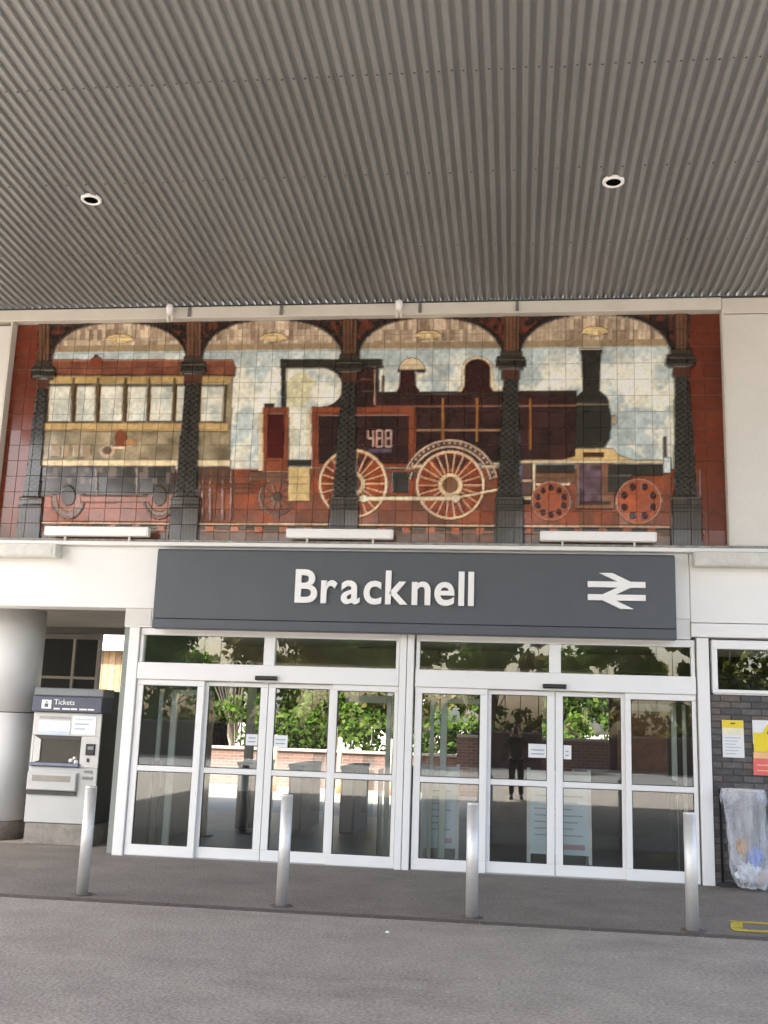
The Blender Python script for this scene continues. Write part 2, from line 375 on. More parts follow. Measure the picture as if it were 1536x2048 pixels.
CRM, GOLD, RUST, RUSTD, MAR, BLK, BRN = (238, 218, 182), (192, 164, 110), (142, 80, 52), (128, 62, 36), (74, 34, 28), (58, 55, 48), (134, 96, 72)
def sky(u, v):
    n = vnoise(u, v, 44, 1.) * .6 + vnoise(u, v, 20, 2.) * .3 + vnoise(u, v, 9, 3.) * .15
    t = np.clip((n - .42) * 5, 0, 1) * np.clip((v - 690) / 60, .15, 1)
    c = mixc((196, 207, 206), (248, 245, 228), t); return c * (.9 + .2 * vnoise(u, v, 7, 4.))[:, None]
def boards(u, v):
    k = np.floor(u / 8.5); t = hash2(k, np.floor(v / 22), 5.); return mixc((160, 136, 116), (224, 206, 180), t) * (.72 + .28 * (np.modf(u / 8.5)[0] > .16))[:, None]
def spandrel(u, v):
    n = vnoise(u, v, 9, 6.); w_ = np.sin(u * .5 + 2 * np.sin(v * .33)) * np.sin(v * .45); return mixc((46, 34, 28), (116, 64, 44), np.clip((n - .4) * 2.2 + w_ * .3, 0, 1))
def ground_r(u, v):
    k = hash2(np.floor(u / 34), np.floor(v / 33), 8.); return mixc((112, 78, 60), (166, 88, 52), np.clip(k * .9 + .3 * vnoise(u, v, 12, 9.), 0, 1))
def maroon(u, v): return mixc((44, 25, 23), (74, 43, 40), np.clip(vnoise(u, v, 26, 10.) * .9 + .25 * hash2(np.floor(u / 34), np.floor(v / 33), 3.), 0, 1))
def rustp(u, v): return mixc((108, 50, 28), (130, 64, 38), vnoise(u, v, 60, 11.))
def olive(u, v): return mixc((122, 110, 86), (180, 166, 138), vnoise(u, v, 18, 12.))
def pane_c(u, v): return mixc((202, 208, 200), (242, 238, 222), vnoise(u, v, 16, 13.))
def shaft_c(u, v): 
    q = np.sin((u * .7 + v) * .62) * .5 + np.sin((u * -.9 + v) * .5) * .5
    return mixc((34, 33, 29), (84, 82, 74), np.clip(.35 + .5 * q, 0, 1))
def flute(u, v): return mixc((52, 48, 44), (94, 88, 82), (np.sin(u * .9) * .5 + .5))
def flute_b(u, v): return mixc((74, 50, 36), (132, 96, 70), (np.sin(u * .85) * .5 + .5))
def roofc(u, v): return mixc((112, 66, 48), (152, 98, 74), vnoise(u, v, 22, 14.))
def chassis(u, v):
    sp = (hash2(np.floor(u / 9), np.floor(v / 11), 15.) > .8) * (v < 968); return mixc((54, 52, 49), (132, 116, 106), sp * .75 + .25 * vnoise(u, v, 10, 16.) * (1 - sp))
def draw(u, v):
    p = Paint(u, v)
    p.put(np.ones(len(u), bool), rustp, -.004)
    p.rect(84, 640, 1362, 1090, sky, 0)
    # distant platform roof seen through each arch
    bot = lambda x: 706 - (x - 84) * .011
    p.poly([(84, 640), (1362, 620), (1362, bot(1362)), (84, bot(84))], boards, .002)
    p.poly([(84, bot(84) - 13), (1362, bot(1362) - 13), (1362, bot(1362)), (84, bot(84))], (168, 148, 118), .002)
    # rust ground and rails
    p.poly([(56, 938), (1400, 938), (1400, 1092), (56, 1092)], ground_r, 0)
    # ---------------- carriage
    p.poly([(84, 720), (466, 722), (473, 738), (470, 753), (84, 753)], roofc, .012)
    p.line(84, 722, 466, 722, 3, (176, 120, 96), .014); p.line(84, 751, 470, 752, 4, (84, 46, 34), .012)
    p.ell(194, 726, 13, 12, (136, 74, 48), .014); p.rect(190, 711, 197, 716, (60, 46, 38), .014)
    p.poly([(84, 753), (466, 753), (459, 932), (72, 932)], olive, .01)
    p.poly([(84, 755), (464, 755), (463, 768), (84, 768)], GOLD, .013)
    p.poly([(80, 769), (456, 769), (452, 846), (74, 846)], (92, 78, 56), .006)
    for a, b in ((101, 143), (156, 192), (204, 247), (258, 297), (304, 347), (356, 382), (405, 449)):
        p.poly([(a, 772), (b, 772), (b - 3, 843), (a - 3, 843)], pane_c, .002)
        p.line(a + 1, 773, a - 2, 843, 3, (236, 224, 200), .004); p.line(b - 1, 773, b - 4, 843, 2.5, (214, 200, 170), .004)
        p.line(a, 773, b, 773, 3, (120, 116, 100), .004)
    for x in (149, 198, 253, 300, 351): p.line(x, 756, x - 4, 846, 6, (104, 86, 60), .012)
    p.poly([(76, 848), (458, 848), (457, 862), (75, 862)], (200, 170, 120), .013)
    p.line(75, 863, 457, 864, 3, (110, 88, 50), .01)
    for a, b in ((102, 122), (126, 140), (148, 158), (164, 182)): p.rect(a, 890, b, 914, (178, 158, 128), .012)
    p.ell(216, 902, 15, 13, (196, 170, 146), .012); p.ell(216, 902, 9, 8, (120, 98, 78), .012); p.ell(243, 880, 13, 20, (138, 80, 52), .012)
    p.ell(262, 886, 12, 7, (172, 130, 88), .012); p.line(228, 896, 252, 896, 4, (232, 206, 176), .012)
    p.poly([(72, 920), (462, 921), (461, 932), (70, 932)], CRM, .016)
    p.poly([(84, 933), (352, 933), (350, 992), (80, 992)], chassis, .006); p.poly([(396, 934), (462, 934), (460, 962), (396, 962)], (96, 74, 60), .006)
    for x in (192, 274): p.rect(x, 936, x + 5, 990, (118, 106, 98), .008)
    for cx in (138, 320):
        p.ell(cx, 990, 34, 47, (128, 100, 82), .008, a0=180, a1=360); p.ell(cx, 990, 24, 34, (150, 94, 68), .006, a0=180, a1=360)
        p.ell(cx, 992, 14, 20, (72, 62, 54), .012); p.ell(cx, 992, 34, 47, (108, 82, 68), .009, r_in=.88, a0=180, a1=360)
    p.poly([(162, 993), (300, 993), (300, 1005), (162, 1005)], (148, 96, 74), .006)
    for x in (404, 420, 445, 462): p.rect(x, 940, x + 5, 1040, (124, 84, 62), .006)
    p.poly([(400, 968), (536, 968), (536, 976), (400, 976)], (118, 78, 58), .006)
    # ---------------- locomotive
    p.rect(518, 826, 527, 942, (226, 206, 172), .004)
    p.rect(527, 816, 578, 944, RUST, .012); p.rect(536, 829, 569, 916, (84, 14, 10), .008); p.rect(529, 808, 549, 816, BLK, .012)
    p.rect(500, 944, 586, 962, (118, 86, 68), .008)
    p.ell(555, 995, 36, 36, (116, 84, 68), .008); p.ell(555, 995, 28, 28, (150, 88, 62), .006, r_in=.35)
    for k in range(10):
        a = k * math.pi / 5; p.line(555, 995, 555 + 28 * math.cos(a), 995 + 28 * math.sin(a), 4, (112, 82, 66), .008)
    p.ell(555, 995, 10, 10, (88, 66, 56), .012)
    p.rect(578, 815, 626, 932, pane_c, 0); p.rect(582, 828, 586, 920, CRM, .003); p.rect(615, 816, 620, 920, CRM, .003)
    p.rect(576, 921, 626, 933, BLK, .01); p.rect(578, 935, 620, 1002, (222, 196, 142), .01); p.line(578, 968, 620, 968, 2, (170, 140, 96), .008)
    # boiler, cab
    p.poly([(690, 786), (1153, 784), (1153, 922), (690, 932)], maroon, .014)
    p.line(690, 788, 1153, 785, 5, (44, 24, 20), .018)
    p.line(720, 814, 1153, 812, 3, (146, 98, 78), .017); p.line(834, 861, 1010, 861, 4, (176, 132, 100), .017)
    for x, y1 in ((886, 880), (954, 884), (1061, 900)): p.line(x, 797, x, y1, 5, (170, 118, 62), .018)
    p.poly([(561, 720), (764, 720), (766, 737), (561, 737)], BLK, .02)
    p.rect(563, 730, 572, 816, BLK, .016)
    p.rect(624, 736, 752, 816, (54, 48, 40), .012)
    p.poly([(573, 737), (640, 736)] + [(640 + 46 * math.cos(t), 776 - 39.5 * math.sin(t)) for t in np.linspace(math.pi / 2, -math.pi / 2, 14)] + [(573, 815)], sky, 0)
    p.poly([(573, 760), (604, 742), (632, 760), (612, 812), (573, 815)], (226, 220, 186), 0)
    p.rect(713, 737, 752, 814, maroon, .014); p.line(750, 740, 750, 812, 3, (190, 150, 124), .018); p.rect(722, 758, 744, 762, (112, 66, 52), .016); p.rect(724, 782, 746, 785, (112, 66, 52), .016)
    p.rect(752, 736, 758, 786, BLK, .016); p.rect(765, 752, 768, 788, (90, 70, 56), .012)
    p.rect(624, 815, 832, 936, RUST, .018); p.rect(638, 832, 818, 928, maroon, .013)
    def digit(k, x, y, wd, ht):
        c = (196, 158, 144); s_ = 4.2
        seg = {'4': 'bcfg', '8': 'abcdefg'}[k]
        q = {'a': (x, y, x + wd, y), 'b': (x + wd, y, x + wd, y + ht / 2), 'c': (x + wd, y + ht / 2, x + wd, y + ht), 'd': (x, y + ht, x + wd, y + ht),
             'e': (x, y + ht / 2, x, y + ht), 'f': (x, y, x, y + ht / 2), 'g': (x, y + ht / 2, x + wd, y + ht / 2)}
        for g in seg: p.line(*q[g], s_, c, .018)
    digit('4', 737, 862, 10, 32); digit('8', 754, 862, 11, 32); digit('8', 772, 862, 11, 32)
    p.rect(738, 898, 784, 906, (110, 92, 110), .014)
    # domes and chimney
    p.ell(824, 742, 26, 25, CRM, .012, a0=0, a1=180); p.rect(796, 740, 850, 745, (72, 48, 40), .016)
    p.poly([(801, 744), (830, 744), (831, 772), (842, 787), (793, 787), (800, 772)], (66, 30, 26), .018)
    p.ell(955, 738, 30, 24, CRM, .006, a0=0, a1=180); p.poly([(925, 738), (985, 738), (988, 770), (1000, 783), (914, 785), (925, 770)], CRM, .006)
    p.ell(955, 740, 25, 20, (60, 26, 22), .018, a0=0, a1=180); p.poly([(930, 739), (980, 739), (980, 774), (988, 787), (922, 787), (930, 774)], (60, 26, 22), .018)
    p.poly([(1158, 699), (1206, 699), (1201, 712), (1198, 782), (1214, 796), (1218, 807), (1152, 807), (1152, 796), (1166, 782), (1163, 712)], (52, 50, 42), .02)
    p.line(1158, 700, 1206, 700, 3, (226, 214, 188), .022)
    p.poly([(1152, 806), (1216, 806), (1221, 830), (1222, 855), (1219, 880), (1208, 897), (1152, 897)], (54, 54, 46), .018)
    p.line(1152, 810, 1216, 810, 3, (140, 128, 104), .02); p.ell(1228, 840, 6, 9, (190, 170, 140), .01)
    # splashers and driving wheels
    for cx, cy in ((707, 968), (901, 971)):
        if cx > 800: p.ell(cx, cy + 6, 98, 98, (104, 80, 72), .014, r_in=.80, a0=12, a1=168)
        for rr in ((.99, .86) if cx > 800 else ()): p.ell(cx, cy + 6, 98 * rr, 98 * rr, (222, 190, 164), .019, r_in=1 - .035 / rr, a0=12, a1=168)
        for t in (range(14, 168, 7) if cx > 800 else ()): p.ell(cx + 90 * math.cos(R(t)), cy + 6 - 90 * math.sin(R(t)), 2.6, 2.6, (212, 184, 160), .02)
        p.ell(cx, cy, 69, 69, (146, 76, 50), .010)
        p.ell(cx, cy, 64, 64, lambda u, v: mixc((128, 58, 38), (178, 92, 54), vnoise(u, v, 14, 20.)), .006)
        p.ell(cx, cy, 60, 60, (84, 50, 48), .006, a0=55, a1=125, r_in=.6)
        for k in range(22):
            a = 2 * math.pi * k / 22; p.line(cx + 18 * math.cos(a), cy + 18 * math.sin(a), cx + 64 * math.cos(a), cy + 64 * math.sin(a), 3.4, (226, 178, 136), .013)
        p.ell(cx, cy, 69, 69, (240, 206, 170), .016, r_in=.92)
        p.ell(cx, cy, 24, 24, (238, 210, 170), .018); p.ell(cx, cy, 16, 16, (136, 96, 74), .014)
    p.rect(785, 944, 817, 984, (62, 62, 56), .01); p.line(780, 942, 830, 942, 6, (150, 92, 66), .012)
    p.line(716, 998, 916, 998, 9, (244, 222, 190), .024); p.line(905, 998, 1000, 979, 6, (240, 212, 178), .024)
    for x in (728, 912): p.ell(x, 998, 8, 8, (250, 232, 204), .026)
    p.line(824, 934, 848, 934, 6, (226, 196, 160), .02); p.line(962, 934, 996, 934, 6, (226, 196, 160), .02)
    # front end
    p.rect(1041, 928, 1071, 1000, (104, 78, 74), .012); p.line(1068, 928, 1068, 1000, 5, CRM, .018); p.line(1041, 997, 1071, 997, 6, CRM, .018); p.line(1041, 962, 1070, 962, 4, (200, 172, 150), .016)
    p.rect(1041, 1001, 1072, 1007, BLK, .012)
    p.rect(1072, 930, 1150, 946, BLK, .012); p.rect(1072, 947, 1150, 966, (132, 98, 78), .01); p.line(1072, 969, 1140, 969, 5, CRM, .016)
    for cx, r_, nh, rh, ra in ((1102, 40, 10, 6, 27), (1277, 46, 8, 7, 31)):
        p.ell(cx, 1003, r_, r_, (150, 98, 76), .01); p.ell(cx, 1003, r_ - 4, r_ - 4, (178, 98, 64), .012)
        for k in range(nh):
            a = 2 * math.pi * (k + .5) / nh; p.ell(cx + ra * math.cos(a), 1003 + ra * math.sin(a), rh, rh, (72, 34, 26), .002)
        p.ell(cx, 1003, r_, r_, (196, 150, 124), .014, r_in=.93)
    p.rect(1152, 926, 1228, 1018, (142, 104, 82), .014); p.rect(1158, 930, 1203, 1006, lambda u, v: mixc((76, 52, 52), (130, 108, 120), vnoise(u, v, 12, 21.)), .01); p.rect(1158, 1004, 1220, 1010, (70, 54, 50), .012)
    p.rect(1216, 930, 1326, 952, (60, 56, 50), .014); p.poly([(1216, 952), (1262, 952), (1232, 985), (1216, 985)], (72, 68, 62), .012)
    p.line(1041, 924, 1327, 924, 6, (236, 214, 176), .02); p.poly([(1150, 898), (1226, 898), (1238, 912), (1270, 922), (1120, 922), (1150, 914)], (226, 196, 140), .016)
    p.rect(1166, 905, 1208, 916, (88, 54, 36), .014)
    p.poly([(1228, 894), (1262, 896), (1280, 912), (1300, 920), (1272, 922), (1240, 910)], (198, 212, 210), .002)
    p.rect(1326, 874, 1333, 948, (92, 84, 78), .012); p.rect(1327, 916, 1341, 946, (214, 222, 222), .016)
    # rails and sleepers
    yr = lambda x: 1045 + (x - 60) * .0065
    p.poly([(56, 1045), (1400, 1053.7), (1400, 1096), (56, 1086)], lambda u, v: mixc((104, 74, 58), (138, 100, 78), vnoise(u, v, 11, 22.)), .004)
    p.line(56, yr(56) + 1, 1400, yr(1400) + 1, 5, (228, 196, 164), .016); p.line(56, yr(56) + 7, 1400, yr(1400) + 7, 5, (64, 50, 42), .004)
    p.line(56, yr(56) + 14, 1400, yr(1400) + 14, 4, (152, 124, 104), .008)
    for k in range(28): p.rect(70 + k * 49, yr(70 + k * 49) + 5, 86 + k * 49, yr(70 + k * 49) + 17, (176, 104, 66), .01)
    # ---------------- arcade: spandrels with arches cut out, columns
    top = lambda x: 650 - (x - 32) * .0171
    cols = [((92, 650), (88, 750), (57, 1078), 24, 48, 20, 33, 49), ((390, 646), (388, 740), (368, 1076), 30, 53, 28, 44, 60), ((701, 641), (700, 736), (687, 1080), 27, 55, 26, 48, 60),
            ((1024, 636), (1022, 730), (1018, 1082), 30, 60, 29, 48, 60), ((1362, 630), (1361, 726), (1374, 1088), 25, 60, 28, 46, 64)]
    m = (v < 735) & (u > 78) & (u < 1378)
    ins = np.zeros(len(u), bool); rim = np.zeros(len(u), bool)
    for (xa, xb, yt) in ((106, 373, 647), (406, 685, 641), (717, 1006, 637), (1039, 1343, 630)):
        cx, rx = (xa + xb) / 2, (xb - xa) / 2; d = (abs(u - cx) / rx) ** 2.3 + (np.clip(728 - v, 0, None) / (728 - yt)) ** 2.3
        ok = abs(u - cx) <= rx; ins |= ok & (d <= 1); rim |= ok & (d > 1) & (d <= 1.16)
    p.put(m & ~ins, spandrel, .016); p.put(m & rim & ~ins, (52, 36, 28), .022)
    for t0, t1 in (((240, 678), 0), ((548, 676), 0), ((857, 671), 0), ((1190, 663), 0)):
        p.ell(t0[0], t0[1] + 4, 28, 13, (232, 206, 156), .014, a0=0, a1=180); p.ell(t0[0], t0[1] + 4, 18, 5, (206, 176, 124), .014, a0=180, a1=360); p.rect(t0[0] - 5, t0[1] - 3, t0[0] + 5, t0[1] + 8, (244, 222, 176), .018)
    for (x0, y0), (x1, y1), (x2, y2), wu, wc, wt, ws, wb in cols:
        ctr = lambda y: x1 + (x2 - x1) * (y - y1) / (y2 - y1)
        p.poly([(x0 - wu / 2, y0 - 14), (x0 + wu / 2, y0 - 14), (x1 + wu / 2, y1 - 20), (x1 - wu / 2, y1 - 20)], flute_b, .03)
        c_ = ctr(y1 - 6)
        p.poly([(ctr(770) - wt / 2, y1 + 26), (ctr(770) + wt / 2, y1 + 26), (ctr(996) + ws / 2, 998), (ctr(996) - ws / 2, 998)], shaft_c, .036)
        p.rect(ctr(756) - wt * .62, y1 + 6, ctr(756) + wt * .62, y1 + 30, (92, 58, 44), .036)
        p.rect(c_ - wc * .36, y1 - 26, c_ + wc * .36, y1 - 14, (70, 62, 50), .036)
        p.rect(c_ - wc * .46, y1 - 15, c_ + wc * .46, y1 - 8, (58, 52, 44), .040); p.rect(c_ - wc / 2, y1 - 8, c_ + wc / 2, y1 + 6, (48, 44, 38), .044)
        p.line(c_ - wc / 2, y1 - 8, c_ + wc / 2, y1 - 8, 3, (96, 88, 76), .046); p.line(c_ - wc * .42, y1 + 8, c_ + wc * .42, y1 + 8, 5, (78, 70, 60), .042)
        p.poly([(ctr(996) - wb * .47, 996), (ctr(996) + wb * .47, 996), (ctr(1080) + wb / 2, 1094), (ctr(1080) - wb / 2, 1094)], flute, .042)
        p.line(ctr(1000) - wb * .48, 998, ctr(1000) + wb * .48, 998, 5, (92, 88, 80), .048); p.line(ctr(1016) - wb * .48, 1014, ctr(1016) + wb * .48, 1014, 5, (78, 74, 68), .048)
    # hand-laid glaze: uneven tone; relief-edge shade is darkened into the colour below
    return p.c * (.74 + .34 * vnoise(u, v, 5.5, 31.) + .18 * vnoise(u, v, 17, 32.))[:, None], p.h
mu = empty('tile_mural', (-2.11, .05, 3.79), 'large glazed tile mural of a steam train behind five dark columns and arches', 'mural')
X0, X1, Z0, Z1 = -6.670, 2.450, 3.790, 6.710
NX, NZ = 44, 14; TW, TH = (X1 - X0) / NX, (Z1 - Z0) / NZ
N = 15
g = np.concatenate(([0.0, .012], np.linspace(0, 1, N)[1:-1], [.988, 1.0])); n1 = len(g)
gap = .0016
gx = gap + g * (TW - 2 * gap); gz = gap + g * (TH - 2 * gap)
LX, LZ = np.meshgrid(gx, gz, indexing='ij'); edge = np.zeros((n1, n1)); edge[0, :] = edge[-1, :] = 1; edge[:, 0] = edge[:, -1] = 1
allx = np.concatenate([(X0 + i * TW + LX).ravel() for j in range(NZ) for i in range(NX)])
allz = np.concatenate([(Z0 + j * TH + LZ).ravel() for j in range(NZ) for i in range(NX)])
cc = np.zeros((len(allx), 3)); hh = np.zeros(len(allx))
for ox, oz in ((-.0035, -.0025), (.0025, -.0035), (-.0025, .0035), (.0035, .0025)):
    w3 = HM @ np.stack([allx + ox, allz + oz, np.ones(len(allx))]); a, b = draw(w3[0] / w3[2], w3[1] / w3[2]); cc += a / 4; hh += b / 4
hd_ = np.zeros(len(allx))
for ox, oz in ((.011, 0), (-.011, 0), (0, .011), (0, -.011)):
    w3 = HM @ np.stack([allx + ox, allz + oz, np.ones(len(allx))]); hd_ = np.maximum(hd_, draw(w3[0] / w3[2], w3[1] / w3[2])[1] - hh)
cc *= (1 - .5 * np.clip((hd_ - .001) / .006, 0, 1))[:, None]  # darkens the colour beside raised relief to imitate its edge shade
MUR = bpy.data.materials.new('glazed_tile'); MUR.use_nodes = True; n = MUR.node_tree; bs = n.nodes['Principled BSDF']
at_ = n.nodes.new('ShaderNodeAttribute'); at_.attribute_name = 'glaze'
tcn = n.nodes.new('ShaderNodeTexCoord'); nzn = n.nodes.new('ShaderNodeTexNoise'); nzn.inputs['Scale'].default_value = 35; nzn.inputs['Detail'].default_value = 5
n.links.new(tcn.outputs['Object'], nzn.inputs['Vector'])
mrn = n.nodes.new('ShaderNodeMapRange'); mrn.inputs[3].default_value = .82; mrn.inputs[4].default_value = 1.16; n.links.new(nzn.outputs['Fac'], mrn.inputs[0])
vmn = n.nodes.new('ShaderNodeVectorMath'); vmn.operation = 'SCALE'; n.links.new(at_.outputs['Color'], vmn.inputs[0]); n.links.new(mrn.outputs[0], vmn.inputs['Scale'])
n.links.new(vmn.outputs[0], bs.inputs['Base Color']); bs.inputs['Roughness'].default_value = .16; bs.inputs['Coat Weight'].default_value = .3; bs.inputs['Coat Roughness'].default_value = .08; bs.inputs['Specular IOR Level'].default_value = .4
GAIN = 1.0
faces = []
for a in range(n1 - 1):
    for b in range(n1 - 1):
        faces.append((a * n1 + b, (a + 1) * n1 + b, (a + 1) * n1 + b + 1, a * n1 + b + 1))
def tile_mesh(ids, name):
    vs = []; cs = []; fs = []
    for q, t in enumerate(ids):
        s_ = slice(t * n1 * n1, (t + 1) * n1 * n1); j, i = divmod(t, NX)
        tone = .83 + .3 * rng.random() if 2 <= i <= NX - 5 else .96 + .06 * rng.random(); tilt = rng.normal(0, .0006) + rng.normal(0, .006) * (LX.ravel() - TW / 2) + rng.normal(0, .006) * (LZ.ravel() - TH / 2)
        x = allx[s_] - mu.location.x; z_ = allz[s_] - mu.location.z; y_ = -.012 - hh[s_] + tilt + .0035 * edge.ravel()
        
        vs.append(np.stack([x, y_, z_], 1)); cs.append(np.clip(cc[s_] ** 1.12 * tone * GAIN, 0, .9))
        fs += [tuple(k + q * n1 * n1 for k in f_) for f_ in faces]
    V = np.concatenate(vs); C_ = np.concatenate(cs); me = bpy.data.meshes.new(name); me.from_pydata(V.tolist(), [], fs)
    at2 = me.attributes.new('glaze', 'FLOAT_COLOR', 'POINT'); at2.data.foreach_set('color', np.concatenate([C_, np.ones((len(C_), 1))], 1).ravel()); me.materials.append(MUR); me.update()
    return me
tiles = list(range(NX * NZ))
near = sorted(tiles, key=lambda t: ((X0 + (t % NX) * TW) ** 2 + (Z0 + (t // NX) * TH - 1.62) ** 2))
# keep the plain rust border tiles in the field; the 300 picture tiles that show largest are single pieces
sel = set([t for t in near if 2 <= t % NX <= NX - 4][:300])
for t in tiles:
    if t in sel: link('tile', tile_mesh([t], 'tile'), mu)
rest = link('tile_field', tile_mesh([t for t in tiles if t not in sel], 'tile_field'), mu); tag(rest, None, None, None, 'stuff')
bx('tile_backing', mat('grout', (.30, .26, .21), .95, var=.2, scale=20), mu, X0, X1, .05, .115, Z0, Z1)

# strip uplights along the ledge
for i, (x0, x1, lb) in enumerate(((-5.88, -4.55, 'white strip light on the mural ledge below the painted carriage'), (-2.78, -1.495, 'white strip light on the mural ledge below the painted cab'), (.28, 1.60, 'white strip light on the mural ledge below the painted front wheels'))):
    t = empty('strip_light', ((x0 + x1) / 2, -.15, 3.752), lb, 'strip light', 'strip lights along the mural ledge')
    bx('housing', SIGNW, t, x0, x1, -.20, -.10, 3.81, 3.925, .008)
    bx('end_cap', WHITE, t, x1, x1 + .012, -.195, -.105, 3.815, 3.92); bx('end_cap', WHITE, t, x0 - .012, x0, -.195, -.105, 3.815, 3.92)
    for f_ in (.19, .82): bx('bracket', TRIM, t, x0 + f_ * (x1 - x0) - .012, x0 + f_ * (x1 - x0) + .012, -.165, -.135, 3.753, 3.809)
for x, lb in ((-4.49, 'small cream floodlight on the beam above the second painted column'), (-1.50, 'small cream floodlight on the beam above the third painted arch')):
    t = empty('floodlight', (x, -.10, 6.80), lb, 'floodlight', 'small floodlights on the top beam')
    MB().box(-.022, .022, -.05, -.001, -.02, .03).build('arm', BEAM, t)
    MB().lathe([(.03, -.07), (.045, .01), (.045, .055), (.03, .062)], 16, 0, -.085).build('head', SIGNW, t, smooth=True)
    for s_ in (-1, 1): MB().box(s_ * .028 - .011, s_ * .028 + .011, -.06, -.03, -.15, -.072).build('clip_leg', CREAM, t)

# ================================================================== STATION SIGN
sg = empty('station_sign', (-1.29, -.10, 2.676), 'long slate grey sign board reading Bracknell with a white double arrow emblem', 'sign')
SX0, SX1 = -4.385, 1.81
bx('panel', SLATE, sg, SX0, SX1, -.22, -.066, 2.80, 3.632, .0025)
bx('lower_trim', SLATE, sg, SX0, SX1, -.235, -.066, 2.676, 2.794, .008)
bx('top_trim', mat('sign_edge', (.03, .032, .036), .5), sg, SX0 + .004, SX1 - .004, -.21, -.066, 3.633, 3.650)
tc_ = bpy.data.curves.new('t', 'FONT'); tc_.body = 'Bracknell'; tc_.size = 1.0; tc_.extrude = .03; tc_.offset = .022; tc_.resolution_u = 6
chars = []; penx = 0
def glyph(ch):
    c = bpy.data.curves.new('t', 'FONT'); c.body = ch; c.size = 1.0; c.extrude = .03; c.offset = .019; c.resolution_u = 5
    o = bpy.data.objects.new('t', c); COL.objects.link(o); dg = bpy.context.evaluated_depsgraph_get(); dg.update()
    me = bpy.data.meshes.new_from_object(o.evaluated_get(dg)); bpy.data.objects.remove(o); bpy.data.curves.remove(c); return me
gl = {}
for ch in 'Bracknell':
    if ch not in gl: gl[ch] = glyph(ch)
    co = np.array([v_.co[:] for v_ in gl[ch].vertices]); chars.append((ch, co[:, 0].min(), co[:, 0].max(), co[:, 1].max()))
bpy.data.curves.remove(tc_)
sp_ = .085; tot = sum(c[2] - c[1] for c in chars) + sp_ * 8
capH = chars[0][3]; sx = 2.135 / tot; sz = .392 / capH; pen = -2.632; zb = 3.022
for ch, a, b, t_ in chars:
    me = gl[ch].copy()
    co = np.array([v_.co[:] for v_ in me.vertices])
    out = np.stack([(co[:, 0] - a) * sx + pen - sg.location.x, -.2555 + co[:, 2] * .7 - 0 + .008 - sg.location.y, co[:, 1] * sz + zb - sg.location.z], 1)
    me.vertices.foreach_set('co', out.astype(np.float32).ravel()); me.materials.clear(); me.materials.append(SIGNW); me.update()
    bmm = bmesh.new(); bmm.from_mesh(me); bmesh.ops.recalc_face_normals(bmm, faces=bmm.faces); bmm.to_mesh(me); bmm.free()
    link('letter', me, sg); pen += (b - a + sp_) * sx
# double arrow emblem
ex0, ez1, es = .815, 3.423, .652 / 62.0; ez = (3.423 - 3.009) / 39.0
def E_(x, y): return (ex0 + x * es - sg.location.x, ez1 - y * ez - sg.location.z)
em = MB()
for yc in (12.4, 26.6): em.prism([E_(0, yc + 3.2), E_(62, yc + 3.2), E_(62, yc - 3.2), E_(0, yc - 3.2)], -.265 + .10, -.221 + .10)
sl_ = 45 / 21.3
hw = 3.0 * math.sqrt(1 + sl_ * sl_)
def xz(y): return 1 + (y + 8.9) * sl_
em.prism([E_(xz(12.4) - hw, 12.4 + .01), E_(xz(12.4) + hw, 12.4 + .01), E_(xz(0) + hw, 0), E_(xz(0) - hw, 0)], -.267 + .10, -.221 + .10)
em.prism([E_(16 - hw, 26.6), E_(16 + hw, 26.6), E_(46 + hw, 12.4), E_(46 - hw, 12.4)], -.2668 + .10, -.221 + .10)
em.prism([E_(xz(39 - 26.6 - 12.4 + 12.4) if False else 16 + (39 - 26.6) * sl_ - hw, 39), E_(16 + (39 - 26.6) * sl_ + hw, 39), E_(16 + hw, 26.6), E_(16 - hw, 26.6)], -.2664 + .10, -.221 + .10)
em.build('emblem', SIGNW, sg)

